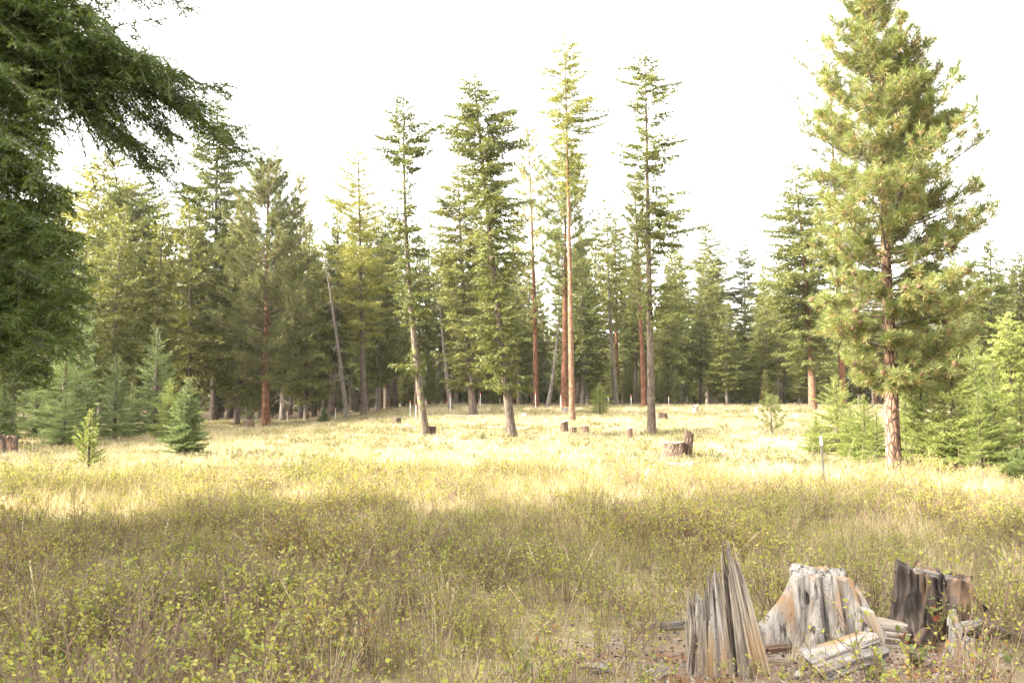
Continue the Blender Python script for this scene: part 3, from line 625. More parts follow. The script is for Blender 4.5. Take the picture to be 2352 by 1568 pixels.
# height limit of the wall, picture row over picture column
WU = [-200, 0, 150, 400, 560, 720, 900, 1100, 1300, 1450, 1600, 1700, 1800, 2000, 2200, 2352, 2600]
WV = [380, 390, 400, 430, 480, 500, 470, 470, 480, 500, 560, 590, 580, 600, 600, 580, 560]
def put(i, loc, rz, s, label, group, sz=None):
    o = protos[i] if not used[i] else copy_tree(protos[i]); used[i] = True
    o.location = [float(c) for c in loc]; o.rotation_euler = (0, 0, rz); o.scale = (s, s, sz or s); tag(o, label, 'tree', group); return o
PHt = [18, 20, 16, 21, 15, 22]
for row, (d0, sp) in enumerate(((92, 4.4), (100, 4.4), (110, 4.6), (122, 5.0), (138, 5.6))):
    x = -.66*d0
    while x < .66*d0:
        y = d0 + rng.normal(0, 2.4); xx = x + rng.normal(0, .8); x += sp*rng.uniform(.7, 1.3)
        u = 1176 + FPX*xx/y
        if u < 480: y -= np.interp(u, [0, 480], [16, 4])
        gz_ = float(ground(xx, y)); vt = np.interp(u, WU, WV) + abs(rng.normal(0, 62)) + (row == 0)*30
        h = at(u, vt, y)[2] - gz_; h = max(h, 8)
        i = int(rng.choice(len(protos), p=[.24, .2, .2, .1, .16, .1]))
        s = h/PHt[i]; w = min(max(s, .8), 1.25)
        put(i, (xx, y, gz_), rng.uniform(0, 6.28), w, *FOREST[protos[i].name.split('.')[0]], sz=s)
for (u, y, vt, i) in ((30, 50, 560, 2), (110, 56, 520, 0), (190, 52, 545, 4), (262, 58, 470, 2), (372, 60, 455, 0), (430, 64, 430, 2), (545, 66, 470, 4), (575, 72, 450, 0), (650, 76, 470, 2), (706, 74, 520, 4), (760, 80, 455, 0), (868, 84, 500, 2)):
    b = onground(u, y); h = at(u, vt, y)[2]-b[2]; q = h/PHt[i]
    put(i, b, rng.uniform(0, 6.28), min(max(q, .85), 1.15), *FOREST[protos[i].name.split('.')[0]], sz=q)
# small firs filling in under the big ones
for q in range(130):
    y = rng.uniform(88, 108) if q < 80 else rng.uniform(108, 160); xx = rng.uniform(-.62, .62)*y; u = 1176 + FPX*xx/y
    if u < 480: y -= np.interp(u, [0, 480], [14, 3]); xx = (u-1176)/FPX*y
    s = rng.uniform(.22, .48)*(1 if q < 80 else 1.35)
    put(4 if q % 3 else 2, (xx, y, float(ground(xx, y))), rng.uniform(0, 6.28), s*1.1, 'small dark fir growing in the shade under the forest wall', 'small firs under the forest', sz=s).name = 'young_fir'
# trees on the left beyond the frame: they shade the foreground
for (x, y, i, s) in ((-15, 3.5, 2, 1.3), (-17.5, 5.8, 0, 1.15), (-19, .5, 1, 1.3), (-13.5, -1.0, 4, 1.2), (-23, 4, 0, 1.35), (-11.5, 11.0, 4, .62), (-11, -6, 2, 1.1), (-20, -6, 0, 1.3), (-29, 1.5, 1, 1.3), (-12, 2.6, 4, .9), (-31, 4, 0, 1.3), (-16, 1.0, 2, 1.3), (-21, 2.0, 4, 1.5), (-27, -4, 1, 1.3), (-18, -11, 0, 1.3), (-11.5, .2, 4, .85), (-24, -1, 2, 1.5), (-33, -2, 0, 1.4), (-14.5, 9.0, 4, .75), (-22, 8.2, 1, 1.0)):
    put(i, (x, y, float(ground(x, y))), rng.uniform(0, 6.28), s, 'shade tree of the woods left of the picture, beyond its edge', 'trees beyond the left edge')
for (x, y, i, s) in ((-30, 38, 1, .8), (-36, 44, 0, .9), (-33, 52, 2, .9), (-40, 34, 3, .8), (-42, 56, 1, .9), (-27, 28, 0, .62), (-32, 31, 2, .75), (-27, 33.5, 4, .75), (-36, 29, 1, .7)):  # out of view; the nearer ones added to shade the left meadow
    put(i, (x, y, float(ground(x, y))), rng.uniform(0, 6.28), s, 'unseen forest tree on the left slope, beyond the left edge', 'trees on the left slope')

# --- young firs
def proto_young(seed, H, rad, leaf, name='young_fir', nbr=70, blen=.075, bwid=.02, bsp=.032, tsp=.07, e=(.1, .9)):
    rng = np.random.default_rng(seed); ax = axis_pts(H, (rng.normal(0, .05), 0), (0, 0))
    pf = prof_fn([(.02, rad*.85, rad*.85), (.15, rad, rad), (.5, rad*.68, rad*.68), (.8, rad*.3, rad*.3), (1, .05, .05)])
    cr = fir_crown(rng, ax, pf, .03, .97, nbr, leaf, e=e, droop=.12, tipup=.12, blen=blen, bwid=bwid, tsp=tsp, bsp=bsp, tfrac=.38, hang=.05, jit=(.7, 1.1))
    for k in range(5):
        a = k*1.257 + rng.random(); L = H*.07
        fir_branch(cr, rng, ax[-1] - UP*H*.07, a, L*.6, 1.0, .1, .1, blen, bwid, .05, bsp, .1, 0)
    n = int(H*.14/.012); cr.kites(ax[-1] - UP*rng.uniform(-.02, H*.14, (n, 1)), norm(rng.normal(0, .5, (n, 3)) + UP*.7), blen*.8, bwid, rng)
    return tree_at(name, None, None, (0, 0, 0), H, ax, .018*H, 'bark_fir', cr, (leaf, 'twig', 'dead_twig'), k=6, flare=.1, seed=seed)
yp = [proto_young(201, 4.0, 1.25, 'fir_young', nbr=100), proto_young(202, 4.6, 1.1, 'fir_young', nbr=100), proto_young(203, 2.9, .66, 'fir_young', nbr=170, blen=.075, bwid=.022, tsp=.05), proto_young(204, 3.6, 1.3, 'fir_lime', nbr=90), proto_young(205, 5.0, 1.5, 'fir_lime', nbr=110)]
YH = [4.0, 4.6, 2.9, 3.6, 5.0]; YR = [1.25, 1.1, .62, 1.3, 1.5]; yu = [False]*5
YG1 = 'young firs in front of the left forest'; YG2 = 'young firs at the right of the meadow'
def young(i, u, v, vt, hw, label, group, depth=None):
    b = hit(u, v) if depth is None else onground(u, depth)
    H = at(u, vt, b[1])[2] - b[2]; sz = H/YH[i]; sx = hw*b[1]/FPX/YR[i]
    o = yp[i] if not yu[i] else copy_tree(yp[i]); yu[i] = True
    o.location = [float(c) for c in b]; o.rotation_euler = (0, 0, rng.uniform(0, 6.28)); o.scale = (sx, sx, sz); tag(o, label, 'young tree', group)
    return o
young(0, 150, 1000, 780, 100, 'wide feathery young fir at the left behind the small sunlit sapling', YG1, depth=42)
young(1, 268, 972, 812, 58, 'pointed young fir between the wide feathery one and the blue green one', YG1, depth=45)
young(1, 362, 968, 752, 72, 'tallest blue green young fir at the left, narrow leader on top', YG1, depth=48)
young(2, 425, 1046, 868, 48, 'nearest dense young fir standing alone at the left of the meadow', YG1)
young(3, 392, 985, 870, 45, 'pale young fir directly behind the nearest dense one', YG1, depth=43)
young(0, 85, 985, 850, 62, 'low young fir left of the wide feathery one', YG1, depth=45)
young(2, 12, 990, 880, 36, 'young fir cut off by the left edge of the picture', YG1, depth=40)
young(0, 302, 985, 890, 44, 'small bushy young fir under the pointed young fir', YG1, depth=47)
young(0, 150, 1015, 900, 55, 'lowest bushy young fir just behind the sunlit sapling', YG1, depth=39)
young(1, 185, 940, 620, 60, 'taller young fir with a pale tip beside the close dark fir', YG1, depth=44)
young(4, 1378, 952, 878, 32, 'small bright green fir standing alone between the larch and the open crowned fir', None)
young(1, 1716, 925, 850, 26, 'small dark fir at the forest foot left of the big pine', None)
young(2, 745, 972, 935, 16, 'tiny dark fir beside the foot of the leaning dead tree', None)
young(0, 1110, 1012, 990, 14, 'knee high green seedling in the grass left of the slanting fir', None)
young(3, 1925, 1045, 860, 75, 'pale young fir left of the big pine trunk, half hidden by low boughs', YG2)
young(3, 1875, 1042, 955, 42, 'low spreading young fir at the left end of the right hand thicket', YG2)
young(3, 1990, 1062, 905, 60, 'pale low young fir just left of the big pine trunk', YG2)
young(4, 2195, 1092, 775, 105, 'large bright young fir right of the big pine trunk', YG2)
young(3, 2120, 1085, 850, 75, 'greener young fir tight against the right of the big pine trunk', YG2)
young(4, 2290, 1095, 830, 80, 'broad young fir near the right edge of the meadow', YG2)
young(3, 2350, 1085, 880, 60, 'young fir cut off by the right edge of the picture', YG2)
young(4, 2240, 1060, 760, 60, 'tall slim young fir behind the large bright one', YG2, depth=31)
young(3, 2075, 1060, 890, 60, 'pale young fir directly behind the big pine trunk', YG2, depth=30)
young(4, 1955, 1056, 925, 52, 'bushy pale young fir between the two left of the big pine trunk', YG2)
young(3, 2015, 1072, 945, 46, 'lowest pale young fir touching the left side of the big pine trunk', YG2)
young(3, 2160, 1092, 930, 70, 'low rounded young fir at the front of the thicket right of the big pine', YG2)
young(4, 2255, 1098, 900, 62, 'front young fir between the large bright one and the broad one', YG2)
# small sunlit sapling and little pines
def sapling():
    rng = np.random.default_rng(61); b, H, lean, mpp = spec(203, 1092, 207, 945)
    ax = axis_pts(H, lean, (0, 0)); pf = prof_fn([(.2, .36, .36), (.4, .42, .42), (.7, .30, .30), (1, .06, .06)])
    cr = fir_crown(rng, ax, pf, .16, .98, 40, 'fir_lime', e=(.3, .9), droop=.2, tipup=.35, blen=.08, bwid=.022, tsp=.07, bsp=.018, tfrac=.3, hang=0.0)
    tree_at('sapling', 'small thin sunlit fir sapling in the pale grass at the left', None, b, H, ax, .022, 'bark_fir', cr, ('fir_lime', 'twig', 'dead_twig'), k=6, flare=.1, cat='young tree')
sapling()
def small_pine(label, px, hw, leaf, seed, nbr=34):
    rng = np.random.default_rng(seed); b, H, lean, mpp = spec(*px); ax = axis_pts(H, lean, (0, 0)); w = hw*mpp
    pf = prof_fn([(.05, w, w), (.4, w*.95, w*.95), (.75, w*.5, w*.5), (1, .06, .06)])
    cr = pine_crown(rng, ax, pf, .1, .97, nbr, e=(.3, 1.0), nt=5, tn=26, ln=.16, wd=.014, tfrac=.4, dry=.1)
    tree_at('young_pine', label, None, b, H, ax, .035, 'bark_fir', cr, (leaf, 'twig', 'pine_dry'), k=6, flare=.1, cat='young tree')
small_pine('young green pine at the foot of the dark bushy pine', (567, 976, 567, 900), 26, 'fir_young', 62)
small_pine('young pine seedling in the sunlit grass left of the right hand thicket', (1772, 1000, 1770, 912), 32, 'pine', 63, 20)
small_pine('small long needled pine cut off at the right edge below the young firs', (2345, 1130, 2350, 1050), 40, 'pine', 64, 24)
MB.TRI = False
KEEP = []
print('trees done')

# ------------------------------------------------------------------ stumps, logs, posts
M['wood'] = woodmat('weathered grey wood', (.18, .16, .14), (.33, .30, .265), (.27, .145, .055), (.025, .018, .013), .75)
M['wood_warm'] = woodmat('rotten warm wood', (.19, .16, .13), (.34, .29, .23), (.30, .175, .07), (.04, .025, .018), .65, holes=False)
M['wood_char'] = woodmat('charred bark', (.032, .025, .021), (.105, .08, .064), (.27, .165, .10), (.012, .01, .009), .75, holes=False, sc=(12, 12, 2.2))
M['wood_dark'] = woodmat('dark rotten wood', (.06, .04, .03), (.14, .09, .06), (.20, .10, .045), (.015, .01, .008), .6, holes=False)
M['wood_pale'] = woodmat('bleached wood', (.25, .22, .185), (.40, .36, .305), (.42, .28, .15), (.10, .07, .05), .3, holes=False)
M['stump_bark'] = barkmat('stump bark', (.035, .024, .018), (.10, .068, .047), (.18, .125, .092), sc=(18, 18, 6), bump=1.0)
def shell(mb, R_fn, top_fn, nt=120, nz=44, disp=.012, ds=(9, 9, 1.6), seed=0, hollow=.0, drift=(0, 0), zpow=1.0, m=0, mtop=1, bottom=-.12):
    """an upright wooden body: radius over angle and height, a ragged top edge, a worn top face"""
    th = np.arange(nt)*2*math.pi/nt; t = np.linspace(0, 1, nz)**zpow
    TH, T = np.meshgrid(th, t); top = top_fn(th)[None, :]
    Z = bottom + (top - bottom)*T
    r = R_fn(TH, T, Z)
    cx, sx = np.cos(TH), np.sin(TH)
    nd = (fbm(cx*ds[0]*.5 + 20, sx*ds[1]*.5 + 20, Z*ds[2], seed, 4) - .5)*2
    crack = np.clip(.36 - fbm(cx*ds[0] + 50, sx*ds[1] + 50, Z*ds[2]*.7, seed+7, 2), 0, 1)*6
    r = r + disp*nd - disp*1.5*crack
    X = r*cx + drift[0]*T; Y = r*sx + drift[1]*T
    V = [np.stack([X, Y, Z], -1).reshape(-1, 3)]
    i = np.arange(nz-1)[:, None]*nt; j = np.arange(nt)[None, :]; j2 = (j+1) % nt
    Q = [np.stack([i+j, i+j2, i+nt+j2, i+nt+j], -1).reshape(-1, 4)]; mm = [np.full(len(Q[0]), m)]
    base = (nz-1)*nt; ctr = np.array([drift[0], drift[1]])
    zm = float(np.median(top))
    nr = 7; prev = base
    for k in range(1, nr+1):
        f = 1 - k/(nr + .3)
        x = (X[-1]-ctr[0])*f + ctr[0]; y = (Y[-1]-ctr[1])*f + ctr[1]
        z = Z[-1]*f + (zm - hollow)*(1-f) if hollow else Z[-1]*(.35+.65*f) + zm*(.65-.65*f)
        z = z + (noise(x*35+5, y*35+5, 0, seed+3) - .5)*disp*1.2
        V.append(np.stack([x, y, z], 1)); cur = base + k*nt
        Q.append(np.stack([prev + j[0], prev + j2[0], cur + j2[0], cur + j[0]], -1)); mm.append(np.full(nt, mtop)); prev = cur
    v = np.vstack(V); c = len(v); v = np.vstack([v, [[ctr[0], ctr[1], v[prev:prev+nt, 2].mean()]]])
    mb_n = mb.n
    mb.add(v, np.vstack(Q), None, np.concatenate(mm))
    tr = np.stack([np.full(nt, c), prev + j[0], prev + j2[0]], 1) + mb_n
    mb.t.append(tr); mb.tm.append(np.full(nt, mtop))
    return mb
def slab(L, w, h, seed, taper=.6, disp=.014, nt=44, nz=44, ragged=.12, jag=.1):
    """a lying piece of split wood, grain along local z"""
    rng = np.random.default_rng(seed); mb = MB()
    def Rf(TH, T, Z):
        c, s = np.abs(np.cos(TH)), np.abs(np.sin(TH))
        sq = 1/((c/(w/2))**3.2 + (s/(h/2))**3.2)**(1/3.2)
        return sq*(1 - (1-taper)*T**2)*(.86 + .28*noise(T*4, 1.5, 0, seed))*np.clip(T*18 + .45, 0, 1)
    tn = rng.random(nt)
    def top(th): return L*(1 - jag*(noise(np.cos(th)*3+7, np.sin(th)*3+7, 0, seed+2)))
    return shell(mb, Rf, top, nt, nz, disp, (9, 9, 1.2), seed, mtop=0, bottom=0.0)
def place(o, loc, rot): o.location = [float(c) for c in loc]; o.rotation_euler = rot; return o

def big_stump():
    b = hit(1893, 1478); root = empty('tree_stump', b, 'large bleached grey sawn stump with flaring roots and beetle holes at the lower right', 'tree stump')
    but = [(3.25, .38, .20), (4.15, .15, .22), (4.75, .12, .2), (5.4, .15, .2), (6.0, .2, .2), (.9, .14, .3), (2.2, .16, .3)]
    def Rf(TH, T, Z):
        r = .232 + .02*np.cos(TH*2+1)
        fl = np.zeros_like(TH)
        for a, amp, w in but:
            d = np.angle(np.exp(1j*(TH - a))); fl = fl + amp*np.exp(-(d/w)**2)
        zt = np.clip(Z/.62, 0, 1)
        r = r + (fl*1.15 + .06)*(1-zt)**1.65
        for a, dep, w in ((4.42, .095, .06), (5.05, .075, .07), (3.72, .045, .06), (5.7, .07, .1), (.3, .05, .1)):      # long vertical clefts
            d = np.angle(np.exp(1j*(TH - a - .25*(.5-zt)))); r = r - dep*np.exp(-(d/w)**2)*np.clip(1.12 - zt, 0, .8)
        d = np.angle(np.exp(1j*(TH - 3.75))); r = r - .10*np.exp(-(d/.13)**2 - ((Z - .36)/.045)**2)                          # the knot hole
        return r
    def top(th): return .555 + .02*np.sin(th - .6) + .012*np.sin(th*3) + .05*(noise(np.cos(th)*7+4, np.sin(th)*7+4, 0, 88)-.5) - np.where(np.abs(np.angle(np.exp(1j*(th - 6.05)))) < .42, .10, 0)
    shell(MB(), Rf, top, 280, 80, .013, (13, 13, 1.2), 2, drift=(.0, 0)).build('stump_body', [M['wood'], M['wood']], root, smooth=True)
    # split side piece that leans against the right of the stump
    def R2(TH, T, Z): return 1/((np.abs(np.cos(TH))/.17)**2.6 + (np.abs(np.sin(TH))/.06)**2.6)**(1/2.6)*(1.15 - .4*T)
    def t2(th): return .44 - .17*np.clip(np.cos(th)*.9 + .1, -1, 1)
    o = shell(MB(), R2, t2, 90, 40, .010, (12, 12, 1.5), 9, hollow=.04).build('split_piece', [M['wood_warm'], M['wood_pale']], root, smooth=True)
    place(o, (.30, -.10, -.02), (R(4), R(-14), R(-12)))
    o = slab(.36, .085, .035, 15, .4).build('split_piece', M['wood_pale'], root, smooth=True); place(o, (.13, -.36, -.04), (R(-13), R(10), R(10)))
    o = slab(.42, .16, .05, 16, .5).build('split_piece', M['wood_dark'], root, smooth=True); place(o, (.44, .12, -.05), (R(5), R(-24), R(20)))
    o = slab(.24, .06, .03, 17, .5).build('split_piece', M['wood_warm'], root, smooth=True); place(o, (.10, -.31, -.03), (R(-50), R(52), 0))
    return b
def splinter_snag():
    b = hit(1672, 1545); root = empty('broken_snag', b, 'jagged rotten snag of tall grey splinters at the bottom, left of the large grey stump', 'tree stump')
    s = b[1]/FPX
    def sp(x, y, w, th_, h, lean, seed, mat, ly=0, yaw=0, tip=.25, foot=1.35, jag=.16):
        def Rf(TH, T, Z):
            return 1/((np.abs(np.cos(TH))/(w/2))**2.4 + (np.abs(np.sin(TH))/(th_/2))**2.4)**(1/2.4)*(foot - (foot-tip)*T**.9)*(.85+.3*noise(T*5, .5, 0, seed))*(1 + .10*np.abs(np.sin(TH*5.5 + seed + 1.2*T)) + .07*np.sin(TH*11+seed))
        def top(a): return h*(1 - 1.7*jag*noise(np.cos(a)*8+7, np.sin(a)*8+7, 0, seed+2) - .12*np.clip(-np.cos(a), 0, 1))
        core = lambda a: top(a)*.86
        mbs = shell(MB(), Rf, core, 110, 60, .022, (12, 12, .9), seed, hollow=.08); r_ = np.random.default_rng(seed)
        for q in range(int(26 + 170*w)):
            a = r_.uniform(0, 6.28); f = r_.uniform(.78, 1.06); hq = h*np.clip(r_.normal(.88 - .2*abs(math.cos(a))*r_.random(), .09 if tip < .7 else .06), .4, 1.0); t_ = np.linspace(0, 1, 7)
            z = -.08 + (hq + .08)*t_; T_ = np.clip(z/h, 0, 1); sc_ = (foot - (foot-tip)*T_**.9)*f
            ex = np.abs(math.cos(a))/(w/2); ey = np.abs(math.sin(a))/(th_/2); rr = 1/(ex**2.4 + ey**2.4)**(1/2.4)
            wob = np.cumsum(r_.normal(0, .0022, (7, 2)), 0); wob = wob - wob[:1]
            p_ = np.stack([math.cos(a)*rr*sc_ + wob[:, 0], math.sin(a)*rr*sc_ + wob[:, 1], z], 1)
            mbs.tube(p_, r_.uniform(.004, .011)*np.array([1.2, 1.15, 1.1, 1, .98, .9, .6]), 5, 0 if r_.random() < .7 else 1, tw=r_.uniform(0, 6))
        o = mbs.build('splinter', [M[mat], M['wood_warm']], root, smooth=False)
        place(o, (x, y, -.05), (R(ly), R(lean), R(yaw)))
    sp(.15, -.02, .20, .13, .99, -10, 301, 'wood_warm', 3, 5, .46, 1.5)
    sp(-.05, -.03, .15, .11, .80, -4, 303, 'wood', 2, -8, .55, 1.2)
    sp(-.13, .06, .27, .13, .62, -2, 304, 'wood', -2, 10, .9, 1.1, .22)
    sp(-.20, .02, .10, .09, .56, -5, 305, 'wood_warm', 0, -20, .5, 1.2, .2)
    sp(-.17, -.02, .22, .12, .46, 0, 306, 'wood_warm', 3, 0, .8, 1.15, .25)
    sp(.02, .05, .18, .14, .38, 4, 307, 'wood_dark', 0, 0, .6, 1.3, .3)
def charred_stump():
    b = hit(2150, 1445); root = empty('tree_stump', b, 'blackened stump with ridged charred bark and a slanting top at the lower right edge', 'tree stump')
    def Rf(TH, T, Z):
        z = np.clip(Z/.45, 0, 1); r = .26 + .10*(1-z)**2 + .045*np.abs(np.sin(TH*6 + .9*np.sin(Z*7) + 1.5*noise(Z*6, 0, 0, 3)))**.7*(.5+noise(TH*3, Z*8, 0, 6))
        return r
    def top(th): return .40 - .055*np.cos(th) + .13*noise(np.cos(th)*6+3, np.sin(th)*6+3, 0, 4)**1.5
    shell(MB(), Rf, top, 240, 60, .034, (14, 14, 3), 41, hollow=.05).build('stump_body', [M['wood_char'], M['wood_char']], root, smooth=True)
    o = slab(.44, .12, .05, 42, .6).build('split_piece', M['wood'], root, smooth=True); place(o, (-.24, -.13, .475), (0, R(100), R(-10)))
    o = slab(.34, .12, .06, 44, .6).build('split_piece', M['wood_dark'], root, smooth=True); place(o, (-.12, -.33, -.02), (R(25), R(-10), R(30)))
    o = slab(.30, .16, .07, 45, .5).build('split_piece', M['wood_char'], root, smooth=True); place(o, (.33, -.05, -.03), (R(5), R(22), R(30)))
def forked_stub():
    b = hit(2203, 1512); root = empty('wood_stub', b, 'small forked grey root stub standing in front of the blackened stump', 'wood stub')
    def st(x, y, w, h, lean, ly, seed, nm='stub_post', foot=1.5):
        def Rf(TH, T, Z): return w/2*(foot - (foot-.8)*np.clip(T*1.4, 0, 1) + .12*np.sin(TH*3+seed))
        o = shell(MB(), Rf, lambda a: h + .012*np.sin(a*2+seed), 64, 30, .007, (10, 10, 2), seed, hollow=.01).build(nm, [M['wood'], M['wood_pale']], root, smooth=True)
        place(o, (x, y, -.04), (R(ly), R(lean), 0))
    st(-.035, .03, .11, .27, 6, 0, 311, foot=2.1); st(.065, -.03, .085, .20, -3, 2, 312, foot=1.1)
    o = slab(.22, .07, .06, 313, .4).build('side_arm', M['wood'], root, smooth=True); place(o, (-.02, .05, .20), (R(0), R(72), R(-10)))
    o = slab(.13, .07, .06, 314, .5).build('side_arm', M['wood'], root, smooth=True); place(o, (-.01, .05, .22), (R(-25), R(15), 0))
big_stump(); splinter_snag(); charred_stump(); forked_stub()
def lying(name, label, cat, u, v, L, w, h, tilt, yaw, seed, mat='wood', z=.0, roll=0, group=None, taper=.75, jag=.12):
    """a piece of wood lying on the ground, centred at a spot; yaw turns it in the ground plane (0 = along x)"""
    b = hit(u, v); root = slab(L, w, h, seed, taper, jag=jag).build(name, M[mat], None, smooth=True)
    Rm = Matrix.Rotation(yaw, 3, 'Z') @ Matrix.Rotation(math.pi/2 - tilt, 3, 'Y') @ Matrix.Rotation(roll, 3, 'Z')
    c = Vector(b) + Vector((0, 0, z)) - Rm @ Vector((0, 0, L/2))
    root.location = c; root.rotation_euler = Rm.to_euler(); return tag(root, label, cat, group)
lying('rotten_slab', 'rotten orange streaked slab of wood lying right of the large grey stump', 'wood slab', 2005, 1478, .60, .13, .36, R(-3), R(-16), 401, 'wood_warm', .08, R(24), taper=.85, jag=.2)
lying('wood_plank', 'long grey weathered plank slanting down to the bottom edge in front of the large stump', 'wood slab', 1955, 1532, .92, .05, .33, R(2), R(36), 402, 'wood', .10, R(36), taper=.8, jag=.25)
lying('wood_strip', 'narrow grey split strip of wood leaning in the shrubs at the right edge', 'wood slab', 2290, 1468, .62, .03, .10, R(-20), R(-28), 403, 'wood', .10, R(20), taper=.5)
lying('fallen_branch', 'grey broken log half hidden in dry grass left of the jagged snag', 'log', 1520, 1447, .40, .07, .07, R(3), R(8), 404, 'wood', .03, taper=.7)
lying('wood_chunk', 'rounded grey chunk of wood on the soil at the bottom, left of the jagged snag', 'wood piece', 1508, 1560, .22, .08, .07, R(12), R(35), 405, 'wood', .03, taper=.5)
lying('wood_chunk', 'bleached root end at the bottom edge furthest left of the wood pieces', 'wood piece', 1372, 1550, .26, .07, .06, R(10), R(-48), 406, 'wood', .03, taper=.5)
lying('wood_chunk', 'small orange chip of rotten wood between the snag and the large stump', 'wood piece', 1800, 1528, .16, .05, .06, R(5), R(-25), 407, 'wood_warm', .02, taper=.5)
lying('wood_chunk', 'dark burnt lump of wood between the snag and the large stump', 'wood piece', 1790, 1500, .2, .08, .09, R(5), R(10), 408, 'wood_dark', .02, taper=.6)
lying('wood_chunk', 'small pale shard of wood at the bottom edge in front of the large stump', 'wood piece', 1835, 1556, .1, .06, .05, R(20), R(60), 409, 'wood_pale', .02, taper=.5)
lying('wood_chunk', 'brown rotten lump in front of the blackened stump', 'wood piece', 2125, 1488, .24, .15, .15, R(20), R(50), 410, 'wood_dark', .05, taper=.7)
lying('wood_chunk', 'thin warm sliver of wood leaning at the foot of the large stump', 'wood piece', 1925, 1500, .20, .025, .05, R(-20), R(-48), 411, 'wood_warm', .04, taper=.4)
# stumps and logs out in the meadow
def small_stump(label, u, v, w, h, mat='stump_bark', top='wood_pale', seed=0, slant=.0, group='cut stumps out in the meadow', flare=.25, name='tree_stump', ragged=.05):
    b = hit(u, v); s = b[1]/FPX; w = w*s/2; h = h*s*1.3
    def Rf(TH, T, Z): return w*(1 + flare*(1-T)**2.2*(1 + .5*np.sin(TH*4+seed)) + .06*np.sin(TH*6+seed))
    def tp(th): return h*(1 + slant*np.cos(th) + ragged*(noise(np.cos(th)*4+3, np.sin(th)*4+3, 0, seed)-.5)*2)
    root = empty(name, b, label, 'tree stump', group)
    mb = shell(MB(), Rf, tp, 56, 20, .05*w, (10, 10, 3), seed, bottom=-.15)
    mb.build('stump_body', [M[mat], M[top]], root, smooth=True); KEEP.append((b - np.array([b[0], b[1], 0])/b[1]*(w+.35), w*1.2+.25))
    return root, b, s
root, b, s = small_stump('sunlit brown stump with a tall upright chunk left standing on its right side', 1552, 1050, 52, 26, seed=71)
def Rf(TH, T, Z): return 1/((np.abs(np.cos(TH))/.19)**3 + (np.abs(np.sin(TH))/.12)**3)**(1/3)*(1.05 - .05*T)
o = shell(MB(), Rf, lambda a: 1.02 + .07*np.cos(a+2.5), 60, 24, .02, (10, 10, 3), 72).build('upright_chunk', [M['stump_bark'], M['wood_pale']], root, smooth=True)
place(o, (24*s, -.12, 0), (R(3), R(6), R(-12))); o.scale = (.9, .9, 58*s/1.02)
small_stump('short grey cut stump in the sunny grass in front of the brown stump', 1494, 1104, 28, 19, 'wood', seed=73)
small_stump('black hollow stump left of the foot of the open crowned fir', 1447, 1006, 13, 18, 'wood_dark', 'wood_pale', seed=74, slant=.1)
small_stump('squat brown stump with a cut face, left of the larch foot', 1296, 990, 17, 17, seed=75, slant=.12)
small_stump('low dark stump right of the larch foot', 1345, 992, 15, 11, 'wood_dark', seed=76)
small_stump('small reddish broken stump at the larch foot', 1317, 993, 14, 9, seed=77)
small_stump('pale topped stump right of the open crowned fir trunk', 1522, 962, 20, 11, seed=78, slant=-.15)
small_stump('grey far stump with weeds on top near the forest right of centre', 1597, 951, 14, 14, 'wood', seed=79, ragged=.3)
small_stump('upright brown block stump touching the foot of the leaning half bare fir', 993, 999, 17, 16, seed=80)
small_stump('square grey stump in the shaded grass left of the leaning half bare fir', 912, 973, 17, 11, 'stump_bark', 'wood', seed=81)
small_stump('broken dark stump with a pale splinter in the sunny grass left of centre', 856, 1094, 34, 16, 'wood_dark', 'wood_warm', seed=82, ragged=.4)
small_stump('weathered stump hidden in the grass left of the broken dark stump', 770, 1082, 36, 12, 'wood', seed=83, ragged=.3)
small_stump('white broken stub standing far out left of the right hand pine seedling', 1737, 955, 7, 12, 'wood_pale', seed=84, ragged=.4)
small_stump('old mossy stump with reddish debris at the left edge', 12, 1040, 46, 26, 'wood_char', 'wood_dark', seed=85, ragged=.3)
small_stump('low pale far stump behind the larch foot', 1298, 945, 18, 7, 'wood', seed=86)
small_stump('dark little stump under the dark bushy pine', 572, 982, 20, 14, 'wood_dark', seed=87)
small_stump('grey low stump in the grass left of the larch', 1208, 958, 16, 7, 'wood', seed=88)
LG = 'logs lying in the meadow'
def mlog(label, u, v, Lpx, hpx, yaw, seed, mat='wood_pale', tilt=0.0, name='fallen_log'):
    b = hit(u, v); s = b[1]/FPX; KEEP.append((b - np.array([b[0], b[1], 0])/b[1]*.4, Lpx*s*.45+.15))
    o = lying(name, label, 'log', u, v, Lpx*s, hpx*s, hpx*s, tilt, yaw, seed, mat, hpx*s*.55, 0, LG)
mlog('split bleached log lying in front of the sunlit brown stump', 1562, 1076, 66, 13, R(-4), 501)
mlog('pale rounded log end at the right end of the bleached log', 1597, 1070, 20, 11, R(20), 502)
mlog('bleached log end glowing white in the grass at the centre', 1220, 1196, 42, 11, R(-6), 503)
mlog('thin pale log in the shade left of the slanting columnar fir', 1138, 982, 62, 4, R(-8), 504)
mlog('thin pale log right of the slanting columnar fir', 1198, 984, 50, 4, R(-10), 505)
mlog('grey log lying on the bare ground behind the broad grey green fir', 1070, 958, 90, 5, R(2), 506, 'wood_warm')
mlog('short pale log in the shaded grass left of the leaning fir', 945, 982, 34, 4, R(4), 507, 'wood')
mlog('pale log piece right of the young pine seedling', 1798, 966, 22, 6, R(-5), 508)
mlog('flat pale chip in the sunny grass left of the sunlit brown stump', 1330, 1036, 18, 5, R(0), 509)
mlog('grey leaning splinter of wood in the shaded grass left of the square stump', 850, 968, 18, 7, R(20), 510, 'wood', R(25))
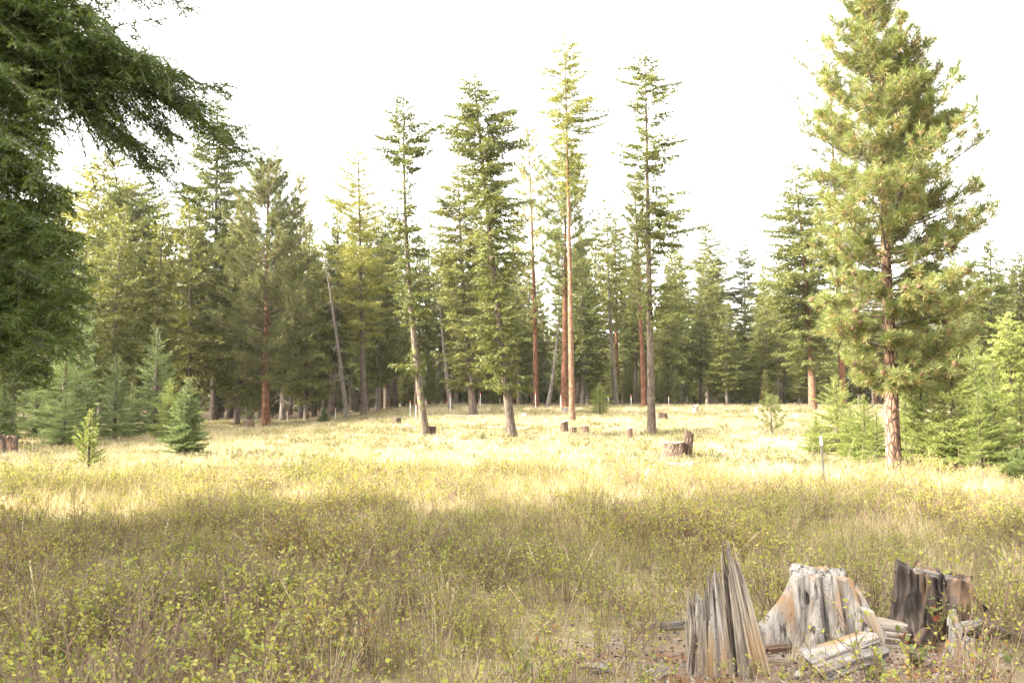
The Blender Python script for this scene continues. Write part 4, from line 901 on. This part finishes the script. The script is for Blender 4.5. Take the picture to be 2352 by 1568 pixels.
# posts
M['steel'] = plain('galvanised post', (.10, .088, .07), .45, .2, 20); M['white'] = plain('white post paint', (.45, .45, .43), .5, .08); M['red'] = plain('red tip paint', (.5, .07, .03), .5, .1)
M['rust'] = plain('rusty post foot', (.22, .15, .10), .8, .3, 25)
def tpost():
    b = hit(1895, 1129); tp = at(1885, 1001, b[1]); h = tp[2]-b[2]; KEEP.append((b - np.array([b[0], b[1], 0])/b[1]*.7, .75)); root = empty('fence_post', b, 'steel post with a white top leaning in the grass left of the big pine', 'post')
    dx = (tp[0]-b[0])
    def seg(nm, z0, z1, mat, w=.05):
        mb = MB(); sh = dx/h
        for (cx, cy, sx, sy) in ((0, 0, w, .006), (0, w*.35, .006, w*.7)):        # T section
            v = np.array([[cx+a*sx, cy+c*sy, z] for z in (z0, z1) for a, c in ((-.5, -.5), (.5, -.5), (.5, .5), (-.5, .5))]); v[:, 0] += v[:, 2]*sh
            mb.add(v, [[0, 1, 5, 4], [1, 2, 6, 5], [2, 3, 7, 6], [3, 0, 4, 7], [4, 5, 6, 7], [3, 2, 1, 0]])
        mb.build(nm, M[mat], root)
    seg('post_shaft', .16, h*.83, 'steel'); seg('white_top', h*.83, h, 'white', .056); seg('rusty_foot', -.3, .16, 'rust', .052)
    mb = MB()
    for z in np.arange(.2, h*.82, .055): mb.box((dx/h*z, -.008, z), .012, .012, .016)
    o = mb.build('studs', M['steel'], root); o.name = 'stud_row'
tpost()
PG = 'thin white stakes with red tips along the forest edge'
PL = [(770, 966, 30, 'at the foot of the leaning dead tree'), (942, 960, 40, 'left of the leaning fir, farther of two'), (955, 963, 36, 'just left of the leaning half bare fir'), (1034, 948, 40, 'against the slender dead leaning trunk'),
      (1103, 939, 38, 'right of the broad grey green fir'), (1167, 938, 36, 'directly behind the slanting columnar fir'), (1230, 939, 38, 'against the olive pine with the reddish trunk'), (1288, 938, 32, 'against the red trunk behind the larch'),
      (1397, 936, 28, 'right of the small bright green fir'), (1450, 933, 26, 'left of the bright red trunk'), (1536, 932, 22, 'right of the open crowned fir trunk'), (1578, 929, 20, 'behind the grey far stump'), (578, 972, 36, 'touching the young green pine'), (660, 966, 24, 'right of the dark bushy pine'), (588, 972, 30, 'beside the dark bushy pine trunk'), (1868, 930, 18, 'near the pinkish trunk left of the big pine')]
mb = MB(); mb.tube(np.array([[0, 0, -.2], [0, 0, .5], [0, 0, 1.0]]), [.024, .024, .024], 8); pm = mb.mesh('stake', [M['white']], True)
mb = MB(); mb.tube(np.array([[0, 0, .98], [0, 0, 1.0], [0, 0, 1.12]]), [.028, .028, .026], 8); pt = mb.mesh('red_tip', [M['red']], True)
for (u, v, h, w) in PL:
    b = hit(u, v); r = empty('marker_stake', b, 'thin white stake with a red tip ' + w, 'post', PG)
    a = bpy.data.objects.new('stake', pm); COL.objects.link(a); a.parent = r
    c = bpy.data.objects.new('red_tip', pt); COL.objects.link(c); c.parent = r
    r.scale = (1, 1, h*b[1]/FPX/1.12)
print('things done')

# ------------------------------------------------------------------ ground cover
def scatter(name, variants, pts, rot, scl, pick, mats):
    """one object: plant shapes kept in its own mesh, repeated over points by geometry nodes"""
    v = []; faces = []; var = []; mi = []; n = 0; fl = []
    mb_all = MB(); vid = []
    for k, mb in enumerate(variants):
        vv = np.vstack(mb.v); off = mb_all.n
        mb_all.v.append(vv); mb_all.n += len(vv); vid.append(np.full(len(vv), k))
        for q, m in zip(mb.q, mb.qm): mb_all.q.append(q + off); mb_all.qm.append(m)
        for t, m in zip(mb.t, mb.tm): mb_all.t.append(t + off); mb_all.tm.append(m)
    nv = mb_all.n; npnt = len(pts)
    mb_all.v.append(np.asarray(pts)); mb_all.n += npnt; vid.append(np.full(npnt, -1))
    me = mb_all.mesh(name, mats)
    vid = np.concatenate(vid).astype(np.int32)
    def put_(nm, ty, arr, key='value'):
        a = me.attributes.new(nm, ty, 'POINT'); a.data.foreach_set(key, arr)
    put_('variant', 'INT', vid)
    put_('pick', 'INT', np.concatenate([np.zeros(nv), pick]).astype(np.int32))
    put_('turn', 'FLOAT_VECTOR', np.vstack([np.zeros((nv, 3)), rot]).astype(np.float32).ravel(), 'vector')
    put_('size', 'FLOAT_VECTOR', np.vstack([np.ones((nv, 3)), scl]).astype(np.float32).ravel(), 'vector')
    o = bpy.data.objects.new(name, me); COL.objects.link(o)
    ng = bpy.data.node_groups.new(name, 'GeometryNodeTree')
    ng.interface.new_socket('Geometry', in_out='INPUT', socket_type='NodeSocketGeometry'); ng.interface.new_socket('Geometry', in_out='OUTPUT', socket_type='NodeSocketGeometry')
    N, L = ng.nodes, ng.links; gi = N.new('NodeGroupInput'); gout = N.new('NodeGroupOutput')
    def attr(nm, ty): a = N.new('GeometryNodeInputNamedAttribute'); a.data_type = ty; a.inputs['Name'].default_value = nm; return a.outputs['Attribute']
    def sep(geo, val):
        c = N.new('FunctionNodeCompare'); c.data_type = 'INT'; c.operation = 'EQUAL'; L.new(attr('variant', 'INT'), c.inputs[2]); c.inputs[3].default_value = val
        s = N.new('GeometryNodeSeparateGeometry'); s.domain = 'POINT'; L.new(geo, s.inputs['Geometry']); L.new(c.outputs[0], s.inputs['Selection']); return s
    s0 = sep(gi.outputs[0], -1); j = N.new('GeometryNodeJoinGeometry')
    for k in range(len(variants)):
        s = sep(s0.outputs['Inverted'], k); g2 = N.new('GeometryNodeGeometryToInstance'); L.new(s.outputs['Selection'], g2.inputs[0]); L.new(g2.outputs[0], j.inputs[0])
    ip = N.new('GeometryNodeInstanceOnPoints'); L.new(s0.outputs['Selection'], ip.inputs['Points']); L.new(j.outputs[0], ip.inputs['Instance'])
    ip.inputs['Pick Instance'].default_value = True; L.new(attr('pick', 'INT'), ip.inputs['Instance Index'])
    L.new(attr('turn', 'FLOAT_VECTOR'), ip.inputs['Rotation']); L.new(attr('size', 'FLOAT_VECTOR'), ip.inputs['Scale'])
    L.new(ip.outputs[0], gout.inputs[0])
    md = o.modifiers.new('scatter', 'NODES'); md.node_group = ng
    return tag(o, kind='stuff')

M['leaf_shrub'] = leafmat('shrub leaves', [(.06, (.09, .118, .026)), (.32, (.175, .20, .042)), (.6, (.265, .27, .054)), (.86, (.35, .31, .075)), (.98, (.30, .13, .06))], trans=.4, var=.2, noise_scale=.55, world=True, nw=.9)
M['leaf_far'] = leafmat('meadow shrub leaves', [(.06, (.08, .09, .036)), (.32, (.14, .145, .058)), (.6, (.21, .20, .085)), (.84, (.28, .245, .115)), (.97, (.27, .16, .09))], trans=.35, var=.2, noise_scale=.3, world=True, nw=.9)
M['leaf_green'] = leafmat('green leaves', [(.1, (.09, .115, .038)), (.6, (.15, .165, .055)), (.95, (.24, .22, .08))], trans=.35)
M['leaf_red'] = leafmat('red leaves', [(.1, (.30, .07, .04)), (.6, (.38, .14, .07)), (.95, (.30, .24, .08))], trans=.35)
M['stem'] = leafmat('shrub stems', [(.1, (.095, .060, .045)), (.6, (.165, .11, .082)), (.95, (.24, .17, .13))], trans=0.0, rough=.9)
M['straw_far'] = leafmat('meadow straw', [(.05, (.15, .115, .075)), (.4, (.27, .225, .155)), (.75, (.38, .33, .24)), (.95, (.46, .42, .33))], trans=.3, var=.2, noise_scale=.35, world=True, nw=.9)
M['straw'] = leafmat('dry grass', [(.05, (.18, .13, .085)), (.4, (.35, .28, .18)), (.75, (.47, .40, .28)), (.95, (.57, .51, .39))], trans=.35, var=.3)
M['grass'] = leafmat('greenish grass', [(.1, (.12, .12, .045)), (.6, (.22, .21, .085)), (.95, (.32, .285, .14))], trans=.35, var=.3)
rng = np.random.default_rng(8)
def shrub_var(h, nst, nleaf, ls, spread, thick=.0028, leafmat_i=0):
    mb = MB()
    for i in range(nst):
        a = rng.uniform(0, 6.28); r = spread*math.sqrt(rng.random())*.5; p = np.array([math.cos(a)*r, math.sin(a)*r, -.04])
        d = norm(np.array([math.cos(a)*rng.uniform(.05, .5), math.sin(a)*rng.uniform(.05, .5), 1.0])); hh = h*rng.uniform(.6, 1.1)
        bend = rng.normal(0, .12, 3)*hh; s = np.linspace(0, 1, 4)[:, None]
        def pos(s): return p + d*hh*s + bend*s*s
        mb.tube(pos(s), np.array([1, .85, .65, .4])*thick, 3, 1, cap=False)
        E = [pos(np.array([[1.0]]))[0]]; Bs = []
        for q in range(rng.integers(2, 5)):
            s_ = rng.uniform(.35, .9); b_ = pos(np.array([[s_]]))[0]; dd = norm(d + rng.normal(0, .75, 3)*np.array([1, 1, .5])); e_ = b_ + dd*hh*rng.uniform(.18, .4)
            mb.tube(np.array([b_, (b_+e_)/2 + rng.normal(0, .008, 3), e_]), np.array([.7, .5, .35])*thick, 3, 1, cap=False); Bs.append((b_, e_))
        Bs.append((pos(np.array([[.45]]))[0], E[0]))
        for b_, e_ in Bs:
            k = rng.poisson(nleaf)
            if k == 0: continue
            f = rng.uniform(.15, 1.05, (k, 1)); P = b_*(1-f) + e_*f
            Dv = norm(rng.normal(0, 1, (k, 3))*np.array([1, 1, .55]) + UP*.15)
            nr = norm(rng.normal(0, .6, (k, 3)) + UP); mb.kites(P, Dv, ls*rng.uniform(.65, 1.3, k), ls*.78*rng.uniform(.7, 1.15, k), rng, leafmat_i, nrm=nr)
    return mb
def grass_var(h, nb, w, spread, lean=.35, seedhead=False, m=0):
    mb = MB()
    a = rng.uniform(0, 6.28, nb); r = spread*np.sqrt(rng.random(nb))
    P = np.stack([np.cos(a)*r, np.sin(a)*r, np.full(nb, -.03)], 1); hh = h*rng.uniform(.45, 1.1, nb)
    a2 = a + rng.normal(0, .9, nb); ln = np.abs(rng.normal(lean, .25, nb))
    o = np.stack([np.cos(a2), np.sin(a2), np.zeros(nb)], 1); sd = np.stack([-np.sin(a2 + rng.normal(0, .8, nb)), np.cos(a2), np.zeros(nb)], 1)
    rings = []
    for s, wf in ((0, 1), (.4, .9), (.75, .6), (1, .12)):
        c = P + UP*(hh*s*(1 - .25*ln*s))[:, None] + o*(hh*ln*s*s)[:, None]
        rings += [c - sd*w*wf*.5, c + sd*w*wf*.5]
    V = np.stack(rings, 1).reshape(-1, 3); i = np.arange(nb)[:, None]*8
    Q = np.concatenate([i + np.array([[0, 1, 3, 2]]), i + np.array([[2, 3, 5, 4]]), i + np.array([[4, 5, 7, 6]])])
    mb.add(V, Q, None, m)
    if seedhead:
        k = max(1, nb//5)
        T = P[:k] + UP*(hh[:k]*(1-.25*ln[:k]))[:, None] + o[:k]*(hh[:k]*ln[:k])[:, None]
        for t_, o_ in zip(T, o[:k]):
            n = 7; mb.kites(t_ - UP*np.linspace(0, .07, n)[:, None], norm(rng.normal(0, .35, (n, 3)) + UP), .022, .008, rng, m)
    return mb
def field(n, ymin, ymax, margin=3.0, power=1.0):
    """points over the ground in front of the camera, a little wider than it sees"""
    y = np.sqrt(rng.uniform(ymin**2, ymax**2, n)) if power == 1 else (ymin**power + rng.random(n)*(ymax**power - ymin**power))**(1/power)
    x = rng.uniform(-1, 1, n)*(y*.62 + margin); return x, y
def dress(x, y, smin, smax, tilt=.15, zs=None):
    n = len(x); z = ground(x, y); s = rng.uniform(smin, smax, n); rot = np.stack([rng.normal(0, tilt, n), rng.normal(0, tilt, n), rng.uniform(0, 6.28, n)], 1)
    sc = np.stack([s, s, s*rng.uniform(.8, 1.15, n) if zs is None else s*zs], 1); return np.stack([x, y, z], 1), rot, sc
def shrubby(x, y):
    """1 where the low shrubs grow thick, 0 in the straw"""
    f = fbm(x*.16+40, y*.16+10, 0, 17)*.65 + noise(x*.7, y*.7, 0, 19)*.35
    f = (f-.5)*1.5 + .5 + np.clip((16.5-y)/8, -.10, .10)
    f = f - .30*np.exp(-((y-16.5)/2.4)**2 - ((x+6.5)/4.0)**2)          # pale grass band at the left
    f = f - .10*np.exp(-((y-7.2)/1.5)**2 - ((x-.9)/.8)**2)
    return np.clip((f - .40)/.16, 0, 1)
keep_off = [(hit(1893, 1478), .38), (hit(1672, 1545), .42), (hit(1700, 1568)-np.array([0,.15,0]), .3), (hit(2150, 1445), .34), (hit(2203, 1512), .2), (hit(1950, 1535), .3), (hit(2010, 1470), .28)]
def clear(x, y, k=1.0):
    ok = np.ones(len(x), bool)
    for b_, r_ in keep_off + KEEP: ok &= np.hypot(x-b_[0], y-b_[1]) > r_*k
    return ok & (rng.random(len(x)) > soil_mask(x, y)*.96)
# near shrubs
x, y = field(6800, 3.5, 24, 2.5); k = (rng.random(len(x)) < .12 + .88*shrubby(x, y)) & clear(x, y); x, y = x[k], y[k]
vs = [shrub_var(rng.uniform(.36, .62), rng.integers(9, 15), (6.2, 5.0, 7, 1.6, 5.6, 3.2, 6.4)[q], (.028, .025, .027, .026, .032, .024, .029)[q], .42, .0042) for q in range(7)]
P, ro, sc = dress(x, y, .6, 1.15); sc *= (.55 + .9*noise(x*.8, y*.8, 0, 91))[:, None]
scatter('low_shrub', vs, P, ro, sc, rng.integers(0, 7, len(x)), [M['leaf_shrub'], M['stem']])
# near grass
x, y = field(9800, 3.5, 24, 2.5); k = (rng.random(len(x)) < (1.0 - .65*shrubby(x, y))*(.25 + 1.1*np.clip(noise(x*.9, y*.9, 0, 93)*2-.5, 0, 1))) & clear(x, y, .9); x, y = x[k], y[k]
vs = [grass_var(rng.uniform(.26, .52), 34, .0042, .10, seedhead=i % 2 == 0, m=0 if i < 5 else 1) for i in range(7)]
P, ro, sc = dress(x, y, .6, 1.15)
scatter('dry_grass', vs, P, ro, sc, rng.integers(0, 7, len(x)), [M['straw'], M['grass']])
# tall single stalks
x, y = field(480, 4.5, 26, 2.0); k = clear(x, y); x, y = x[k], y[k]
vs = []
for i in range(6):
    mb = MB(); h = rng.uniform(.75, 1.05); ln = rng.uniform(.15, .6); a = rng.uniform(0, 6.28); s = np.linspace(0, 1, 6)[:, None]; o_ = np.array([math.cos(a), math.sin(a), 0])
    pts = UP*h*s*(1-.2*ln*s) + o_*h*ln*s*s; mb.tube(pts, [.0018, .0017, .0015, .0013, .0012, .0008], 3, 0)
    n = 26; f = rng.uniform(.82, 1.0, (n, 1)); Pp = UP*h*f*(1-.2*ln*f) + o_*h*ln*f*f; mb.kites(Pp, norm(pts[-1]-pts[-2] + rng.normal(0, .12*h*.3, (n, 3))), .026, .006, rng, 0); vs.append(mb)
P, ro, sc = dress(x, y, .7, 1.15, .12)
scatter('tall_dry_stalk', vs, P, ro, sc, rng.integers(0, 6, len(x)), [M['straw']])
# broad green leaves low in the shrubs
x, y = field(900, 4.0, 13, 1.5); k = (noise(x*.9, y*.9, 0, 55) > .5) & clear(x, y, .8); x, y = x[k], y[k]
vs = []
for i in range(5):
    mb = MB(); n = rng.integers(5, 9); a = rng.uniform(0, 6.28, n); el = rng.uniform(.3, 1.1, n); Dv = np.stack([np.cos(a)*np.cos(el), np.sin(a)*np.cos(el), np.sin(el)], 1)
    Pp = np.stack([rng.normal(0, .02, n), rng.normal(0, .02, n), rng.uniform(0, .10, n)], 1); mb.kites(Pp, Dv, rng.uniform(.05, .10, n), rng.uniform(.03, .055, n), rng, 0, nrm=norm(rng.normal(0, .3, (n, 3))+UP)); vs.append(mb)
P, ro, sc = dress(x, y, .6, 1.2)
scatter('broad_leaf_weed', vs, P, ro, sc, rng.integers(0, 5, len(x)), [M['leaf_green']])
# the meadow further out
x, y = field(30000, 22, 92, 4.0, 1.35); lm = litter_mask(x, y); k = (rng.random(len(x)) < (.25 + .75*(1 - .6*shrubby(x, y)))*(1-lm*.9)*(1-.75*bare_mask(x, y))) & clear(x, y); x, y = x[k], y[k]
vs = [grass_var(rng.uniform(.16, .30), 20, .010, .26, .4, m=0 if i < 4 else 1) for i in range(6)]
P, ro, sc = dress(x, y, .7, 1.35)
scatter('meadow_grass', vs, P, ro, sc, rng.integers(0, 6, len(x)), [M['straw_far'], M['grass']])
x, y = field(17000, 22, 90, 4.0, 1.35); lm = litter_mask(x, y); k = (rng.random(len(x)) < (.06 + .8*shrubby(x, y))*(1-lm*.7)*(1-.8*bare_mask(x, y))) & clear(x, y); x, y = x[k], y[k]
vs = [shrub_var(rng.uniform(.18, .30), 9, 5, .042, .5, .005) for _ in range(6)]
P, ro, sc = dress(x, y, .7, 1.3)
scatter('meadow_shrub', vs, P, ro, sc, rng.integers(0, 6, len(x)), [M['leaf_far'], M['stem']])
# wood chips, cones and litter on the bare soil
x = rng.uniform(.2, 4.6, 8500); y = rng.uniform(5.2, 8.2, 8500); k = rng.random(len(x)) < soil_mask(x, y)*.9 + .03; x, y = x[k], y[k]
vs = []
for i in range(8):
    mb = MB(); L_ = rng.uniform(.015, .06); mb.box((0, 0, .004), L_, L_*rng.uniform(.2, .7), L_*rng.uniform(.12, .4), m=int(i % 4)); v_ = mb.v[0]; v_ += rng.normal(0, L_*.1, v_.shape); vs.append(mb)
P, ro, sc = dress(x, y, .25, .85, .5)
scatter('wood_litter', vs, P, ro, sc, rng.integers(0, 8, len(x)), [M['wood_warm'], M['wood'], M['wood_dark'], M['wood_warm']])
# leafy sprigs round the stumps
def sprig(label, u, v, h, n, ls, seed, red=.3, group='leafy sprigs round the near stumps'):
    r_ = np.random.default_rng(seed); b = hit(u, v); root = empty('leafy_sprig', b, label, 'plant', group); st = MB(); lf = MB()
    for i in range(n):
        a = r_.uniform(0, 6.28); d = norm(np.array([math.cos(a)*.5, math.sin(a)*.5, 1])); hh = h*r_.uniform(.5, 1.1); s = np.linspace(0, 1, 4)[:, None]; bd = r_.normal(0, .15, 3)*hh
        pts = d*hh*s + bd*s*s - UP*.02; st.tube(pts, [.003, .0025, .002, .001], 4, 0)
        k = r_.integers(5, 9); f = r_.uniform(.3, 1, (k, 1)); Pp = d*hh*f + bd*f*f - UP*.02; Dv = norm(r_.normal(0, 1, (k, 3))*np.array([1, 1, .4]) + UP*.2); nr = norm(r_.normal(0, .4, (k, 3)) + UP)
        side = norm(np.cross(Dv, nr)); 
        for P_, D1, S1 in zip(Pp, Dv, side):
            L_ = ls*r_.uniform(.6, 1.2); t_ = np.array([0, .2, .55, .85, 1.0]); w_ = np.array([0, .36, .42, .25, 0])*L_
            N_ = np.cross(D1, S1); c = P_ + D1*(t_*L_)[:, None] - N_*(t_**2*L_*.2)[:, None]
            V = np.vstack([c[:1], *[np.stack([c[q] + S1*w_[q] + N_*.15*w_[q], c[q], c[q] - S1*w_[q] + N_*.15*w_[q]]) for q in (1, 2, 3)], c[4:]])
            Q = [[1, 2, 5, 4], [2, 3, 6, 5], [4, 5, 8, 7], [5, 6, 9, 8]]; T_ = [[0, 2, 1], [0, 3, 2], [7, 8, 10], [8, 9, 10]]
            m_ = 1 if r_.random() < red else 0; lf.add(V, Q, T_, m_)
    st.build('stem', M['stem'], root); lf.build('foliage', [M['leaf_green'], M['leaf_red']], root)
sprig('green leafy sprig in front of the rotten slab, right of the plank', 2105, 1530, .20, 7, .05, 601, .12)
sprig('red leaved sprig at the right end of the rotten slab', 2085, 1492, .15, 4, .055, 602, .8)
sprig('green and red sprig growing against the blackened stump', 2165, 1470, .40, 7, .06, 603, .25)
sprig('small green sprig at the lower end of the plank', 2010, 1562, .14, 5, .06, 604, .05)
sprig('reddish sprig behind the jagged snag, left of the large stump', 1800, 1450, .16, 5, .06, 605, .5)
sprig('sprig with one bright red leaf at the bottom right', 2250, 1555, .18, 5, .06, 606, .3)
# the far-off wood beyond the rows one can tell apart
vs = []; MB.TRI = True
for q in range(4):
    H_ = 13.0; ax = axis_pts(H_, (0, 0), (0, 0)); mbv = fir_crown(rng, ax, prof_fn([(.04, 2.1, 2.1), (.3, 2.2, 2.2), (.7, 1.2, 1.2), (1, .1, .1)]), .05, .98, 52, 'fir', blen=.55, bwid=.24, tsp=.5, bsp=.24, hang=.25)
    mbv.tube(ax, np.linspace(.17, .02, len(ax)), 5, 1); vs.append(mbv)
MB.TRI = False
y = np.sqrt(rng.uniform(142**2, 290**2, 2300)); x = rng.uniform(-.75, .75, 2300)*y
P, ro, sc = dress(x, y, .7, 1.25, .02)
scatter('distant_wood', vs, P, ro, sc, rng.integers(0, 4, len(x)), [M['fir'], M['twig'], M['dead_twig']])
print('cover done')
